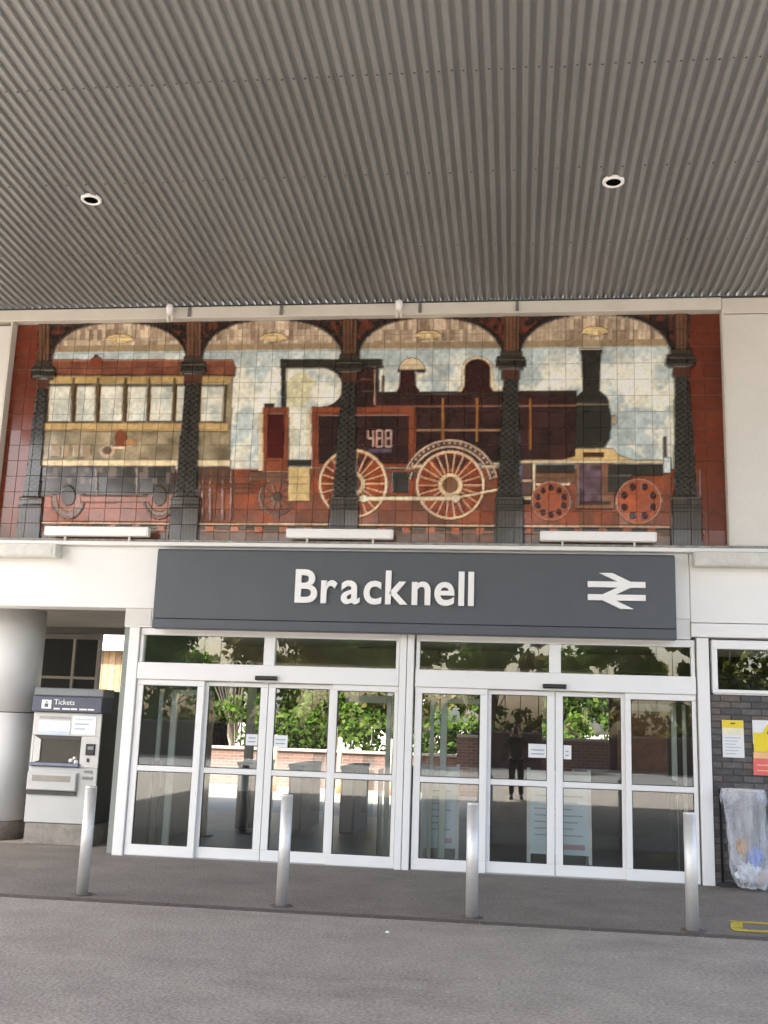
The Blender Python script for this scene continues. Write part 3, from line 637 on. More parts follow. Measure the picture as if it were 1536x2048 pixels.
# ================================================================== AUTOMATIC DOORS
STK = mat('sticker_white', (.78, .80, .80), .6)
STKL = mat('sticker_print', (.35, .42, .50), .6)
IFR = mat('inner_frame_green', (.62, .70, .66), .5, var=.05)
def door(dx, label, stx):
    D_ = empty('automatic_door', (-2.99 + dx, 0, 0), label, 'door', 'automatic door sets under the sign')
    def B(name, m, x0, x1, y0, y1, z0, z1, par=None, b=.005):
        o = bx(name, m, D_, x0 + dx, x1 + dx, y0, y1, z0, z1, b)
        if par: o.parent = par; o.matrix_parent_inverse = Matrix(); o.location = (0, 0, 0)
        return o
    fr = B('frame', WHITE, -4.598, -1.378, .0, .10, 2.612, 2.694)
    B('jamb', WHITE, -4.598, -4.556, .002, .1, 2.275, 2.611, fr); B('jamb', WHITE, -1.42, -1.378, .002, .1, 2.275, 2.611, fr)
    B('mullion', WHITE, -3.035, -2.90, .0, .1, 2.275, 2.611, fr)
    B('header', WHITE, -4.598, -1.378, -.03, .12, 2.072, 2.274)
    for a, b_ in ((-4.555, -3.036), (-2.899, -1.421)):
        B('transom_pane', GASP, a, b_, .045, .051, 2.276, 2.610, None, None)
    s = B('sensor', BLACKP, -3.11, -2.84, -.085, -.031, 2.095, 2.145, None, .015)
    B('sensor_lens', DARK, -3.05, -2.90, -.089, -.0855, 2.108, 2.132, s, None)
    def panel(name, x0, x1, g0, g1, y0, z1, gz1):
        p_ = B(name, WHITE, x0, x1, y0, y0 + .042, .012, .135)                                   # bottom rail carries the panel
        B('top_rail', WHITE, x0, x1, y0, y0 + .042, gz1, z1, p_); B('mid_rail', WHITE, g0, g1, y0 + .003, y0 + .039, .982, 1.046, p_)
        B('stile', WHITE, x0, g0, y0 + .001, y0 + .041, .136, gz1 - .001, p_); B('stile', WHITE, g1, x1, y0 + .001, y0 + .041, .136, gz1 - .001, p_)
        B('pane', GASP, g0, g1, y0 + .018, y0 + .024, .136, .981, p_, None); B('pane', GASP, g0, g1, y0 + .018, y0 + .024, 1.047, gz1, p_, None)
        gk = MB(); w_ = .008
        for za, zb_ in ((.136, .981), (1.047, gz1)):
            a0, a1 = g0 + dx - D_.location.x, g1 + dx - D_.location.x; ya, yb = y0 + .009, y0 + .034
            gk.box(a0, a0 + w_, ya, yb, za, zb_); gk.box(a1 - w_, a1, ya, yb, za, zb_); gk.box(a0 + w_, a1 - w_, ya, yb, za, za + w_); gk.box(a0 + w_, a1 - w_, ya, yb, zb_ - w_, zb_)
        gk.build('gasket', DARK, p_)
        return p_
    panel('fixed_panel', -4.598, -3.748, -4.515, -3.832, .0, 2.071, 2.0)
    a = panel('sliding_leaf', -3.81, -2.968, -3.703, -3.058, .052, 2.066, 2.012)
    b2 = panel('sliding_leaf', -2.960, -2.14, -2.876, -2.215, .052, 2.066, 2.012)
    panel('fixed_panel', -2.172, -1.378, -2.108, -1.425, .0, 2.071, 2.0)
    for (x0, x1, z0, z1), par in zip(stx, (a, b2)):
        k = B('notice_sticker', STK, x0, x1, .064, .0675, z0, z1, par, None)
        for q in range(2): B('print_line', STKL, x0 + .03, x1 - .03, .0632, .0638, z0 + .035 + q * .045, z0 + .050 + q * .045, par, None)
    # pale inner lobby frame just behind the side panels
    B('inner_frame', IFR, -4.45, -4.40, .42, .47, .01, 1.97); B('inner_frame', IFR, -4.33, -4.25, .55, .60, .01, 1.97); B('inner_frame', IFR, -4.249, -3.80, .55, .60, 1.90, 1.97)
    B('inner_frame', IFR, -1.58, -1.52, .55, .60, .01, 1.97); B('inner_frame', IFR, -2.10, -1.581, .55, .60, 1.88, 1.97); B('inner_frame', IFR, -1.47, -1.43, .42, .47, .01, 1.97)
    for xx in (-4.38, -1.60): B('guard_rail', GASP, xx, xx + .008, .12, .54, .05, 1.1, None, None)
    bx('threshold', mat('threshold', (.35, .35, .34), .4, metal=.6), D_, -4.6 + dx, -1.376 + dx, -.02, .12, .005, .0115)
    return D_
door(0, 'left set of white framed glass sliding doors beside the ticket machine', ((-3.21, -3.06, 1.325, 1.456), (-2.874, -2.70, 1.316, 1.455)))
door(3.418, 'right set of white framed glass sliding doors beside the dark brick wall', ((-3.27, -3.06, 1.305, 1.46), (-2.875, -2.78, 1.30, 1.457)))

# ================================================================== BOLLARDS
def bollard(x, y, label):
    t = empty('bollard', (x, y, 0), label, 'bollard', 'steel bollards along the kerb')
    MB().lathe([(.0535, .002), (.0535, .955)], 28).build('post', STEEL, t, smooth=True)
    MB().lathe([(.0537, .9555), (.0537, .964), (.050, .969), (.0, .9695)], 28, cap=False).build('cap', STEEL, t, smooth=True)
    MB().lathe([(.10, .0045), (.10, .012), (.056, .014)], 28, cap=False).build('base_plate', KERB, t, smooth=True)
    t.rotation_euler = (rng.normal(0, .004), rng.normal(0, .004), rng.random() * 6)
bollard(-3.926, -2.79, 'brushed steel bollard in front of the ticket machine')
bollard(-2.06, -2.80, 'brushed steel bollard in front of the left glass doors')
bollard(-.367, -2.83, 'brushed steel bollard in front of the left panel of the right doors')
bollard(1.491, -2.87, 'brushed steel bollard nearest the clear sack and brick wall')

# ================================================================== LEFT: COLUMN AND TICKET MACHINE
rc = empty('round_column', (-6.92, 1.15, 0), 'smooth white round column beside the ticket machine', 'column')
COLW = mat('column_coat', (.84, .85, .85), .42, var=.05, scale=1.5, fine=.02)
MB().lathe([(.495, .24), (.495, 1.612)], 56).build('shaft', COLW, rc, smooth=True)
MB().lathe([(.487, 1.613), (.487, 1.624)], 56).build('joint', DARK, rc, smooth=True)
MB().lathe([(.495, 1.625), (.495, 2.998)], 56).build('shaft', COLW, rc, smooth=True)
MB().lathe([(.50, .0), (.50, .232), (.48, .239)], 56).build('base', mat('column_base', (.22, .19, .17), .9, var=.25, scale=8, bump=.4), rc, smooth=True)
tm = empty('ticket_machine', (-5.71, .9, 0), 'pale grey ticket machine with navy header in the passage', 'ticket machine')
MG = mat('machine_grey', (.46, .47, .46), .45, var=.04, scale=4, fine=.02); MLG = mat('machine_light', (.56, .565, .545), .4, var=.03)
MSD = mat('machine_side', (.035, .036, .028), .25, var=.2, scale=3); NAVY = mat('machine_navy', (.075, .085, .125), .35, var=.08)
PLN = mat('plinth_block', (.24, .225, .20), .9, var=.25, scale=8, fine=.15, bump=.4, bscale=40)
mx0, mx1, my = -6.165, -5.25, .6
bx('cabinet', MSD, tm, mx0, mx1, my + .02, 1.22, .265, 1.93, .01)
bx('plinth', PLN, tm, mx0 + .015, mx1 - .02, my + .01, 1.2, .004, .262, .008)
bx('front_panel', MG, tm, mx0, mx1, my - .0, my + .018, .268, .955, .006)
hd = bx('header', NAVY, tm, mx0 - .01, mx1 + .012, my - .06, my + .3, 1.64, 1.84, .01)
bx('header_cap', mat('machine_cap', (.17, .185, .195), .4), tm, mx0 - .01, mx1 + .012, my - .03, my + .32, 1.842, 1.945, .012)
def hb(name, m, *q):
    o = bx(name, m, tm, *q); o.parent = hd; return o
# ticket pictogram and the word beside it
hb('pictogram', SIGNW, -6.045, -5.915, my - .0645, my - .0605, 1.68, 1.79); hb('pictogram_glyph', NAVY, -6.005, -5.955, my - .0665, my - .0647, 1.70, 1.745); hb('pictogram_glyph', NAVY, -5.995, -5.965, my - .0665, my - .0647, 1.755, 1.772)
c = bpy.data.curves.new('t', 'FONT'); c.body = 'Tickets'; c.size = .095; c.extrude = .002; c.resolution_u = 2
o = bpy.data.objects.new('t', c); COL.objects.link(o); dg = bpy.context.evaluated_depsgraph_get(); dg.update(); me = bpy.data.meshes.new_from_object(o.evaluated_get(dg)); bpy.data.objects.remove(o)
me.transform(Matrix.Translation((-5.88 + 5.71, my - .0635 - .9, 1.735)) @ Matrix.Rotation(R(90), 4, 'X')); me.materials.clear(); me.materials.append(SIGNW)
link('lettering', me, hd)
for k in range(5): hb('small_print', STK, -5.88 + k * .115, -5.88 + k * .115 + .085 + .02 * (k % 2), my - .0635, my - .0605, 1.672, 1.692)
# upper front: two pale leaflets, screen recess, card unit
bx('upper_panel', MLG, tm, mx0, mx1, my, my + .018, 1.345, 1.636, .006)
bx('leaflet', mat('leaflet_white', (.76, .80, .80), .5), tm, -6.085, -5.66, my - .006, my - .0005, 1.40, 1.53); bx('leaflet_band', mat('leaflet_blue', (.50, .63, .72), .5), tm, -6.085, -5.66, my - .0065, my - .0005, 1.362, 1.398)
bx('leaflet', mat('leaflet_pale', (.74, .80, .88), .5), tm, -5.635, -5.32, my - .006, my - .0005, 1.37, 1.60); bx('leaflet_slot', mat('slot_grey', (.36, .35, .32), .6), tm, -6.085, -5.66, my - .004, my - .0005, 1.55, 1.585)
for k in range(3): bx('leaflet_print', STKL if k else mat('print_soft', (.55, .6, .7), .6), tm, -5.60, -5.36 - .05 * k, my - .0075, my - .0066, 1.55 - k * .06, 1.565 - k * .06)
bx('side_panel', MLG, tm, -5.50, mx1, my, my + .018, .957, 1.343, .006); bx('edge_panel', MLG, tm, mx0, -6.135, my, my + .018, .957, 1.343)
scn = bx('screen', mat('screen_glass', (.018, .018, .024), .08), tm, -6.04, -5.66, my + .1, my + .11, 1.03, 1.29)
scn.rotation_euler = (0, 0, 0)
MB().prism([(-6.13 + 5.71, 1.0), (-6.04 + 5.71, 1.03), (-6.04 + 5.71, 1.29), (-6.13 + 5.71, 1.34)], my - .9 + .001, my + .11 - .9).build('screen_surround', MLG, tm)
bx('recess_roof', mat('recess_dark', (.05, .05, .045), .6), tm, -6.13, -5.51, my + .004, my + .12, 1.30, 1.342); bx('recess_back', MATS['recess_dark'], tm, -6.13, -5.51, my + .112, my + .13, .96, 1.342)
bx('shelf', mat('shelf_navy', (.16, .19, .26), .35), tm, -6.15, -5.49, my - .05, my + .1, .965, 1.005, .008)
for k, (x, z_, m_) in enumerate(((-5.62, 1.06, SIGNW), (-5.57, 1.09, STEEL), (-5.55, 1.045, SIGNW))): MB().lathe([(.03, 0), (.028, .03), (.012, .045)], 12, x + 5.71, my + .02 - .9).build('button', m_, tm, (0, 0, z_ - .04), True)
bx('card_reader', BLACKP, tm, -5.425, -5.305, my - .02, my + .001, 1.116, 1.255, .008); bx('card_display', mat('lcd', (.2, .26, .26), .3), tm, -5.395, -5.32, my - .0215, my - .0202, 1.185, 1.225)
bx('card_slot', BLACKP, tm, -5.40, -5.37, my - .01, my - .0005, 1.03, 1.075); bx('coin_slot', mat('slot_mid', (.2, .2, .19), .5), tm, -5.424, -5.314, my - .008, my - .0005, .895, .925)
bx('note_slot', MATS['slot_mid'], tm, -5.442, -5.306, my - .01, my - .0005, .815, .85)
tr = bx('ticket_tray', MG, tm, -6.155, -5.50, my - .05, my - .0005, .665, .89, .012)
bx('tray_opening', mat('tray_dark', (.26, .25, .22), .5), tm, -6.085, -5.575, my - .053, my - .0505, .775, .85); bx('tray_shadow_strip', MATS['recess_dark'], tm, -6.155, -5.50, my - .02, my - .0005, .61, .66)  # solid dark strip in place of the shadow under the tray

# ================================================================== RIGHT: NOTICES AND SACK HOLDER
NY = mat('notice_yellow', (.78, .60, .02), .5, var=.06); NW = mat('notice_white', (.74, .75, .75), .5, var=.04); NP = mat('notice_pale', (.78, .74, .52), .5); NR_ = mat('notice_red', (.72, .14, .13), .5); NO = mat('notice_orange', (.80, .48, .22), .5); PRN = mat('notice_print', (.42, .44, .46), .6)
nt1 = empty('notice', (2.435, -.006, 1.39), 'white notice with a yellow heading on the dark bricks', 'notice')
bx('sheet', NW, nt1, 2.318, 2.552, -.010, .0035, 1.388, 1.80)
bx('heading', NY, nt1, 2.318, 2.552, -.0125, -.0105, 1.715, 1.798); bx('sub_heading', NP, nt1, 2.322, 2.548, -.0125, -.0105, 1.64, 1.713)
bx('symbol', BLACKP, nt1, 2.41, 2.46, -.0145, -.0126, 1.758, 1.772)
for k in range(6): bx('print_line', PRN, nt1, 2.345, 2.52 - .03 * (k % 3), -.0125, -.0105, 1.60 - k * .035, 1.609 - k * .035)
nt2 = empty('notice', (2.84, -.006, 1.2), 'yellow and red warning notice cut by the picture edge on the dark bricks', 'notice')
bx('sheet', NW, nt2, 2.65, 3.03, -.010, .0035, 1.545, 1.81); bx('yellow_field', NY, nt2, 2.655, 3.03, -.0122, -.0105, 1.46, 1.67)
MB().prism([(2.72 - 2.84, 1.62 - 1.2), (2.95 - 2.84, 1.62 - 1.2), (2.835 - 2.84, 1.80 - 1.2)], -.0085, -.0045).build('warning_triangle', NY, nt2); MB().prism([(2.80 - 2.84, 1.66 - 1.2), (2.87 - 2.84, 1.66 - 1.2), (2.835 - 2.84, 1.745 - 1.2)], -.0105, -.0086).build('triangle_symbol', BLACKP, nt2)
bx('orange_field', NO, nt2, 2.65, 3.03, -.0118, .0035, 1.388, 1.458); bx('red_field', NR_, nt2, 2.645, 3.03, -.0122, .0035, 1.205, 1.386)
for k in range(2): bx('print_line', NO, nt2, 2.68, 2.98, -.014, -.0123, 1.25 + k * .06, 1.262 + k * .06)
# clear sack on a hoop
sk_ = empty('sack_holder', (2.47, -.26, 0), 'clear plastic rubbish sack hanging from a hoop by the brick wall', 'rubbish sack')
hoop = [(.215 * math.cos(a), .17 * math.sin(a), 1.045) for a in np.linspace(0, 2 * math.pi, 25)]
MB().tube(hoop, .011, 8).build('hoop', mat('hoop_cream', (.6, .56, .5), .4), sk_, smooth=True)
MB().tube([(-.20, .13, 1.04), (-.20, .235, 1.04), (-.20, .235, .02)], .014, 8).build('stand', DARK, sk_, smooth=True); MB().tube([(.20, .13, 1.04), (.20, .235, 1.04), (.20, .235, .02)], .014, 8).build('stand', DARK, sk_, smooth=True)
MB().box(-.235, .24, .15, .235, .004, .05).build('stand_foot', DARK, sk_)
SACK = bpy.data.materials.new('clear_sack'); SACK.use_nodes = True; n = SACK.node_tree; n.nodes.clear()
t = n.nodes.new('ShaderNodeBsdfTransparent'); t.inputs[0].default_value = (.93, .94, .96, 1); d = n.nodes.new('ShaderNodeBsdfPrincipled'); d.inputs['Base Color'].default_value = (.88, .90, .93, 1); d.inputs['Roughness'].default_value = .12
nz = n.nodes.new('ShaderNodeTexNoise'); nz.inputs['Scale'].default_value = 6; nz.inputs['Detail'].default_value = 4; tcx = n.nodes.new('ShaderNodeTexCoord'); mp = n.nodes.new('ShaderNodeMapping'); mp.inputs['Scale'].default_value = (1.6, 1.6, .35)
n.links.new(tcx.outputs['Object'], mp.inputs[0]); n.links.new(mp.outputs[0], nz.inputs['Vector'])
mr = n.nodes.new('ShaderNodeMapRange'); mr.inputs[1].default_value = .38; mr.inputs[2].default_value = .66; mr.inputs[3].default_value = .16; mr.inputs[4].default_value = .34; n.links.new(nz.outputs['Fac'], mr.inputs[0])
mx = n.nodes.new('ShaderNodeMixShader'); oo = n.nodes.new('ShaderNodeOutputMaterial'); n.links.new(mr.outputs[0], mx.inputs[0]); n.links.new(t.outputs[0], mx.inputs[1]); n.links.new(d.outputs[0], mx.inputs[2]); n.links.new(mx.outputs[0], oo.inputs[0])
sm = MB(); NA, NB = 56, 34
for j in range(NB):
    q = j / (NB - 1); z_ = 1.058 - q * 1.02
    fold = .010 + .020 * min(1, q * 2)
    for i in range(NA):
        a = 2 * math.pi * i / NA
        wob = fold * (math.sin(a * 9 + 3 * math.sin(q * 5)) * .6 + math.sin(a * 14 + q * 9) * .5 + math.sin(a * 5 - q * 7) * .5)
        bulge = 1 - .34 * q + .20 * math.exp(-((q - .75) / .17) ** 2) - .25 * max(0, q - .92) * 4
        sm.v.append(((.226 * bulge + wob) * math.cos(a) + .07 * q, (.181 * bulge + wob) * math.sin(a) - .0 * q, max(z_, .03) + .008 * math.sin(a * 7 + q * 11)))
for j in range(NB - 1):
    for i in range(NA):
        a = j * NA + i; b = j * NA + (i + 1) % NA; sm.f.append((a, a + NA, b + NA, b))
sm.f.append(tuple((NB - 1) * NA + i for i in range(NA)))
sm.build('sack', SACK, sk_, smooth=True)
cuff = MB()
for j, (r_, z_) in enumerate(((1.0, 1.062), (1.09, 1.05), (1.12, .99), (1.08, .93))):
    for i in range(NA):
        a = 2 * math.pi * i / NA; wv = 1 + .04 * j * math.sin(a * 11 + j) * .6; cuff.v.append((.216 * r_ * wv * math.cos(a), .172 * r_ * wv * math.sin(a), z_ + .012 * j * math.sin(a * 6)))
for j in range(3):
    for i in range(NA):
        a = j * NA + i; b = j * NA + (i + 1) % NA; cuff.f.append((a, a + NA, b + NA, b))
cuff.build('folded_cuff', SACK, sk_, smooth=True)
def crumple(name, x, y, z_, r_, col, label, cat, sq=(1, 1, 1)):
    bmm = bmesh.new(); bmesh.ops.create_icosphere(bmm, subdivisions=3, radius=r_)
    for v_ in bmm.verts:
        d_ = v_.co.normalized(); k_ = 1 + .22 * math.sin(d_.x * 9 + d_.z * 7 + x * 40) + .15 * math.sin(d_.y * 13 + d_.z * 5); v_.co = Vector((v_.co.x * sq[0], v_.co.y * sq[1], v_.co.z * sq[2])) * k_
    me = bpy.data.meshes.new(name); bmm.to_mesh(me); bmm.free(); me.materials.append(mat(name + '_m', col, .5, var=.15)); o = link(name, me, None, (x, y, z_)); return tag(o, label, cat)
crumple('litter_bag', 2.56, -.33, .36, .085, (.10, .22, .62), 'crumpled blue wrapper inside the clear sack', 'litter', (.9, .6, 1.1))
crumple('paper_cup', 2.42, -.35, .46, .07, (.50, .32, .2), 'crumpled tan paper inside the clear sack', 'litter', (.8, .6, 1.3))
crumple('paper_ball', 2.50, -.30, .20, .11, (.66, .68, .72), 'crumpled white paper at the bottom of the clear sack', 'litter', (1.2, .7, .9))
crumple('newspaper', 2.62, -.32, .16, .08, (.50, .42, .38), 'crumpled brown packet low in the clear sack', 'litter', (1.2, .7, .8))

# ================================================================== INSIDE THE HALL
def aboard(x, y, wd, ht, label, rz=0):
    t = empty('notice_board', (x, y, .008), label, 'notice board', 'standing notice boards behind the right doors'); t.rotation_euler = (R(-7), 0, rz)
    PB = mat('poster_blue', (.70, .85, .98), .5, var=.05); PT = mat('poster_text', (.40, .50, .62), .6)
    BF = mat('board_frame', (.68, .72, .74), .4)
    for s_ in (-1, 1):
        MB().box(s_ * wd / 2 - .02, s_ * wd / 2 + .02, -.02, .02, 0, ht).build('leg', BF, t)
        mb_ = MB(); mb_.tube([(s_ * (wd / 2 - .02), .02, ht - .04), (s_ * (wd / 2 - .02), .40, 0)], .014, 6); mb_.build('rear_leg', BF, t)
    p_ = MB().box(-wd / 2 + .021, wd / 2 - .021, -.012, .012, .18, ht - .03).build('poster', PB, t)
    MB().box(-wd / 2 + .022, wd / 2 - .022, -.016, -.0125, ht - .22, ht - .032).build('poster_heading', mat('poster_head', (.80, .80, .78), .5), p_)
    for k in range(7):
        MB().box(-wd / 2 + .07, wd / 2 - .08 - .06 * (k % 3), -.0155, -.0125, ht - .33 - k * .075, ht - .315 - k * .075).build('print_line', PT, p_)
    MB().box(-.02, wd / 2 - .06, -.0155, -.0125, .24, .30).build('footer_mark', mat('poster_pink', (.62, .42, .52), .5), p_)
aboard(-.90, .62, .42, 1.17, 'narrow pale blue standing notice behind the left panel of the right doors', .06)
aboard(.52, .55, .72, 1.17, 'wide pale blue standing notice behind the right sliding doors')
GTM = mat('gate_dark', (.035, .037, .04), .35, var=.15); GTP = mat('gate_panel', (.34, .36, .36), .4)
for i, x in enumerate((-5.0 + .9, -3.30, -2.50, -1.70)):
    t = empty('ticket_gate', (x, 4.3, .008), ('dark ticket gate nearest the hall side wall', 'second dark ticket gate from the hall side wall', 'third dark ticket gate from the hall side wall', 'dark ticket gate farthest from the hall side wall')[i], 'ticket gate', 'ticket gates inside the hall')
    MB().bbox(-.11, .11, -.75, .75, 0, .93, .03).build('cabinet', GTM, t); MB().bbox(-.12, .12, -.78, .78, .931, .98, .02).build('top', GTM, t)
    MB().box(-.07, .07, -.756, -.7505, .55, .85).build('reader_panel', GTP, t)
    MB().box(.112, .30, -.01, .01, .25, 1.15).build('flap', glass('gate_flap', (.8, .85, .85), 1.45), t)
for i, (x, y) in enumerate(((-4.35, 2.4), (-4.25, 5.6))):
    t = empty('queue_post', (x, y, .008), ('cream slim post by the hall side wall near the doors', 'cream slim post by the hall side wall near the back opening')[i], 'post', 'slim posts by the hall side wall')
    MB().lathe([(.045, .02), (.045, 2.0)], 16).build('shaft', mat('post_cream', (.62, .55, .40), .5), t, smooth=True); MB().lathe([(.14, 0), (.14, .02)], 20).build('foot', GTM, t)
bx_c = empty('hall_counter', (1.9, 5.6, .008), 'dark counter with pale top at the back of the hall', 'counter')
MB().box(-.9, .9, -.3, .3, 0, .95).build('body', DRM, bx_c); MB().box(-.95, .95, -.35, .35, .951, .99).build('top', mat('counter_top', (.5, .42, .34), .4), bx_c)
t = empty('hall_picture', (2.3, 6.44, 1.2), 'brown and tan wall panel at the back of the hall', 'panel'); MB().box(-.55, .55, -.03, 0, -.3, .75).build('board', mat('panel_tan', (.34, .20, .12), .7, var=.3, scale=6), t); MB().box(-.6, .6, -.04, -.031, .751, .80).build('rail', mat('panel_rail', (.45, .36, .2), .6), t)

# ================================================================== BEYOND THE BUILDING
def low_wall(name, x0, x1, y, h, m, label):
    t = empty(name, ((x0 + x1) / 2, y, 0), label, 'wall'); L = x1 - x0
    MB().box(-L / 2, L / 2, -.12, .12, 0, h - .07).build('wall_body', m, t)
    k = 0; x = -L / 2
    cm = MB().bbox(0, .88, -.17, .17, 0, .07, .01).mesh('coping_stone', mat('coping', (.27, .23, .19), .85, var=.15, scale=6, bump=.2))
    while x < L / 2 - .5: link('coping_stone', cm, t, (x, 0, h - .069)); x += .89
RBR = bpy.data.materials.new('red_brickwork'); RBR.use_nodes = True; n = RBR.node_tree; b_ = n.nodes['Principled BSDF']; bt = n.nodes.new('ShaderNodeTexBrick'); tcb = n.nodes.new('ShaderNodeTexCoord')
mpb = n.nodes.new('ShaderNodeMapping'); mpb.inputs['Rotation'].default_value = (R(90), 0, 0); n.links.new(tcb.outputs['Object'], mpb.inputs[0]); n.links.new(mpb.outputs[0], bt.inputs['Vector'])
bt.inputs['Color1'].default_value = (.135, .068, .048, 1); bt.inputs['Color2'].default_value = (.10, .052, .038, 1); bt.inputs['Mortar'].default_value = (.17, .15, .13, 1); bt.inputs['Scale'].default_value = 1; bt.inputs['Brick Width'].default_value = .225; bt.inputs['Row Height'].default_value = .075; bt.inputs['Mortar Size'].default_value = .006
n.links.new(bt.outputs['Color'], b_.inputs['Base Color']); b_.inputs['Roughness'].default_value = .9
low_wall('garden_wall', -22, 10, 14.3, .95, RBR, 'low red brick wall with pale coping beyond the back of the hall')
for i, (x, y) in enumerate(((-5.6, 12.2), (-4.1, 12.4), (-2.9, 12.5))):
    t = empty('lamp_bollard', (x, y, .006), ('leftmost cream and orange post on the sunlit paving behind the hall', 'middle cream and orange post on the sunlit paving behind the hall', 'rightmost cream and orange post on the sunlit paving behind the hall')[i], 'post', 'cream and orange posts behind the hall')
    MB().lathe([(.07, 0), (.07, .35)], 14).build('sleeve', mat('post_orange', (.62, .2, .06), .5), t, smooth=True); MB().lathe([(.055, .351), (.055, 1.25), (.03, 1.29)], 14).build('shaft', MATS['post_cream'], t, smooth=True)
BARK = mat('bark', (.17, .13, .095), .9, var=.3, scale=9, bump=.6, bscale=30); BARKP = mat('bark_pale', (.36, .31, .24), .9, var=.3, scale=9, bump=.5, bscale=30)
LEAF = [leafmat('leaf_bright', (.022, .05, .008), (.085, .13, .026)), leafmat('leaf_mid', (.016, .038, .009), (.055, .09, .022)), leafmat('leaf_dark', (.02, .05, .02), (.06, .105, .035)), leafmat('leaf_olive', (.05, .055, .016), (.13, .12, .04)), leafmat('leaf_back', (.008, .018, .006), (.03, .05, .014)), leafmat('leaf_sunny', (.05, .11, .018), (.17, .26, .05)), leafmat('leaf_sunny_olive', (.10, .11, .03), (.24, .22, .07))]
def leaves(cent, rad, n_, size, m, parent, seed, flat=1.0):
    r = np.random.default_rng(seed)
    per = n_ // len(cent); P = []
    for (c_, rr) in zip(cent, rad):
        d_ = r.normal(size=(per, 3)); d_ /= np.linalg.norm(d_, axis=1)[:, None]; q = rr * r.random(per) ** .45
        P.append(np.array(c_) + d_ * q[:, None] * np.array((1, 1, flat)))
    P = np.concatenate(P); k = len(P); a = r.normal(size=(k, 3)); a /= np.linalg.norm(a, axis=1)[:, None]; b = np.cross(a, r.normal(size=(k, 3))); b /= np.linalg.norm(b, axis=1)[:, None]
    s_ = size * (.6 + .8 * r.random(k))[:, None]
    V = np.stack([P - a * s_, P + b * s_ * .55, P + a * s_, P - b * s_ * .55], 1).reshape(-1, 3)
    me = bpy.data.meshes.new('crown'); me.from_pydata(V.tolist(), [], [(4 * i, 4 * i + 1, 4 * i + 2, 4 * i + 3) for i in range(k)]); me.materials.append(m); me.update()
    return link('crown', me, parent)
def tree(x, y, h, cr, li, label, group, seed, trunk_h=None, bark=BARK, n_=4200, size=.13, name='tree'):
    r = np.random.default_rng(seed); t = empty(name, (x, y, 0), label, 'tree', group); th = trunk_h or h * .35
    mb_ = MB(); mb_.tube([(0, 0, -.1), (.03, .02, th * .5), (r.normal(0, .08), r.normal(0, .08), th), (r.normal(0, .15), r.normal(0, .15), h * .75)], [.05 * h ** .5 * 1.1, .04 * h ** .5, .034 * h ** .5, .015], 9)
    cent, rad = [], []
    for k in range(13):
        a = r.random() * 6.28; zz = th + (h - th) * (.1 + .85 * r.random()); prof = math.sin(math.pi * min(1, max(.08, (zz - th * .7) / (h - th * .7)))) ** .6
        d_ = cr * prof * (.35 + .55 * r.random()); c_ = (d_ * math.cos(a), d_ * math.sin(a), zz); cent.append(c_); rad.append(cr * (.28 + .22 * r.random()))
        mb_.tube([(0, 0, th * (.7 + .3 * r.random())), (c_[0] * .5, c_[1] * .5, (th + zz) / 2), c_], [.03, .02, .008], 5)
    mb_.build('trunk', bark, t, smooth=True)
    leaves(cent, rad, n_, size, LEAF[li], t, seed + 100)
BG = 'trees and shrubs beyond the back of the hall'
for i, (x, y, h, cr, li, tb_) in enumerate(((-17.5, 17.2, 6.5, 2.0, 0, BARKP), (-9.7, 17.8, 7.0, 1.7, 1, BARKP), (-7.9, 17.0, 6.2, 1.9, 0, BARKP), (-5.3, 18.0, 7.2, 2.2, 0, BARK), (-2.6, 17.4, 6.4, 2.0, 3, BARKP), (.3, 17.9, 7.0, 2.2, 1, BARK))):
    tree(x, y, h, cr, li, ('bright green tree at the far left beyond the back of the hall', 'mid green pale trunked tree, second from left beyond the hall', 'bright green pale trunked tree, third from left beyond the hall', 'tall bright green dark trunked tree beyond the back of the hall', 'yellowish olive tree beyond the back of the hall', 'mid green tree at the far right beyond the hall')[i], BG, 20 + i, 1.2, tb_, 4500, .12, 'pale_trunked_tree' if tb_ is BARKP else 'tree')
def hedge(x0, x1, y, h, dep, li, label, group, seed, n_=6000, size=.09):
    r = np.random.default_rng(seed); t = empty('hedge', ((x0 + x1) / 2, y, 0), label, 'hedge', group); L = x1 - x0
    k = int(L / .55) * 4; cent = [(r.uniform(-L / 2, L / 2), r.uniform(-dep, dep) * .5, r.uniform(.15, h)) for _ in range(k)]
    leaves(cent, [r.uniform(.3, .55) for _ in cent], n_, size, LEAF[li], t, seed)
    m_ = MB()
    for q in range(int(L / .9)): m_.tube([(-L / 2 + q * .9, 0, 0), (-L / 2 + q * .9 + r.normal(0, .1), r.normal(0, .1), h * .8)], [.03, .012], 5)
    m_.build('stems', BARK, t)
hedge(-20, -14.2, 15.4, 2.2, 1.0, 1, 'mid green hedge behind the low brick wall, left stretch', BG, 60, 7000)
hedge(-9.2, 4, 15.5, 1.9, 1.0, 0, 'bright green hedge behind the low brick wall, right stretch', BG, 61, 11000)
hedge(-26, 14, 21.5, 5.5, 1.6, 4, 'tall dark tree belt closing the view behind the hedge and trees', BG, 62, 26000, .22)
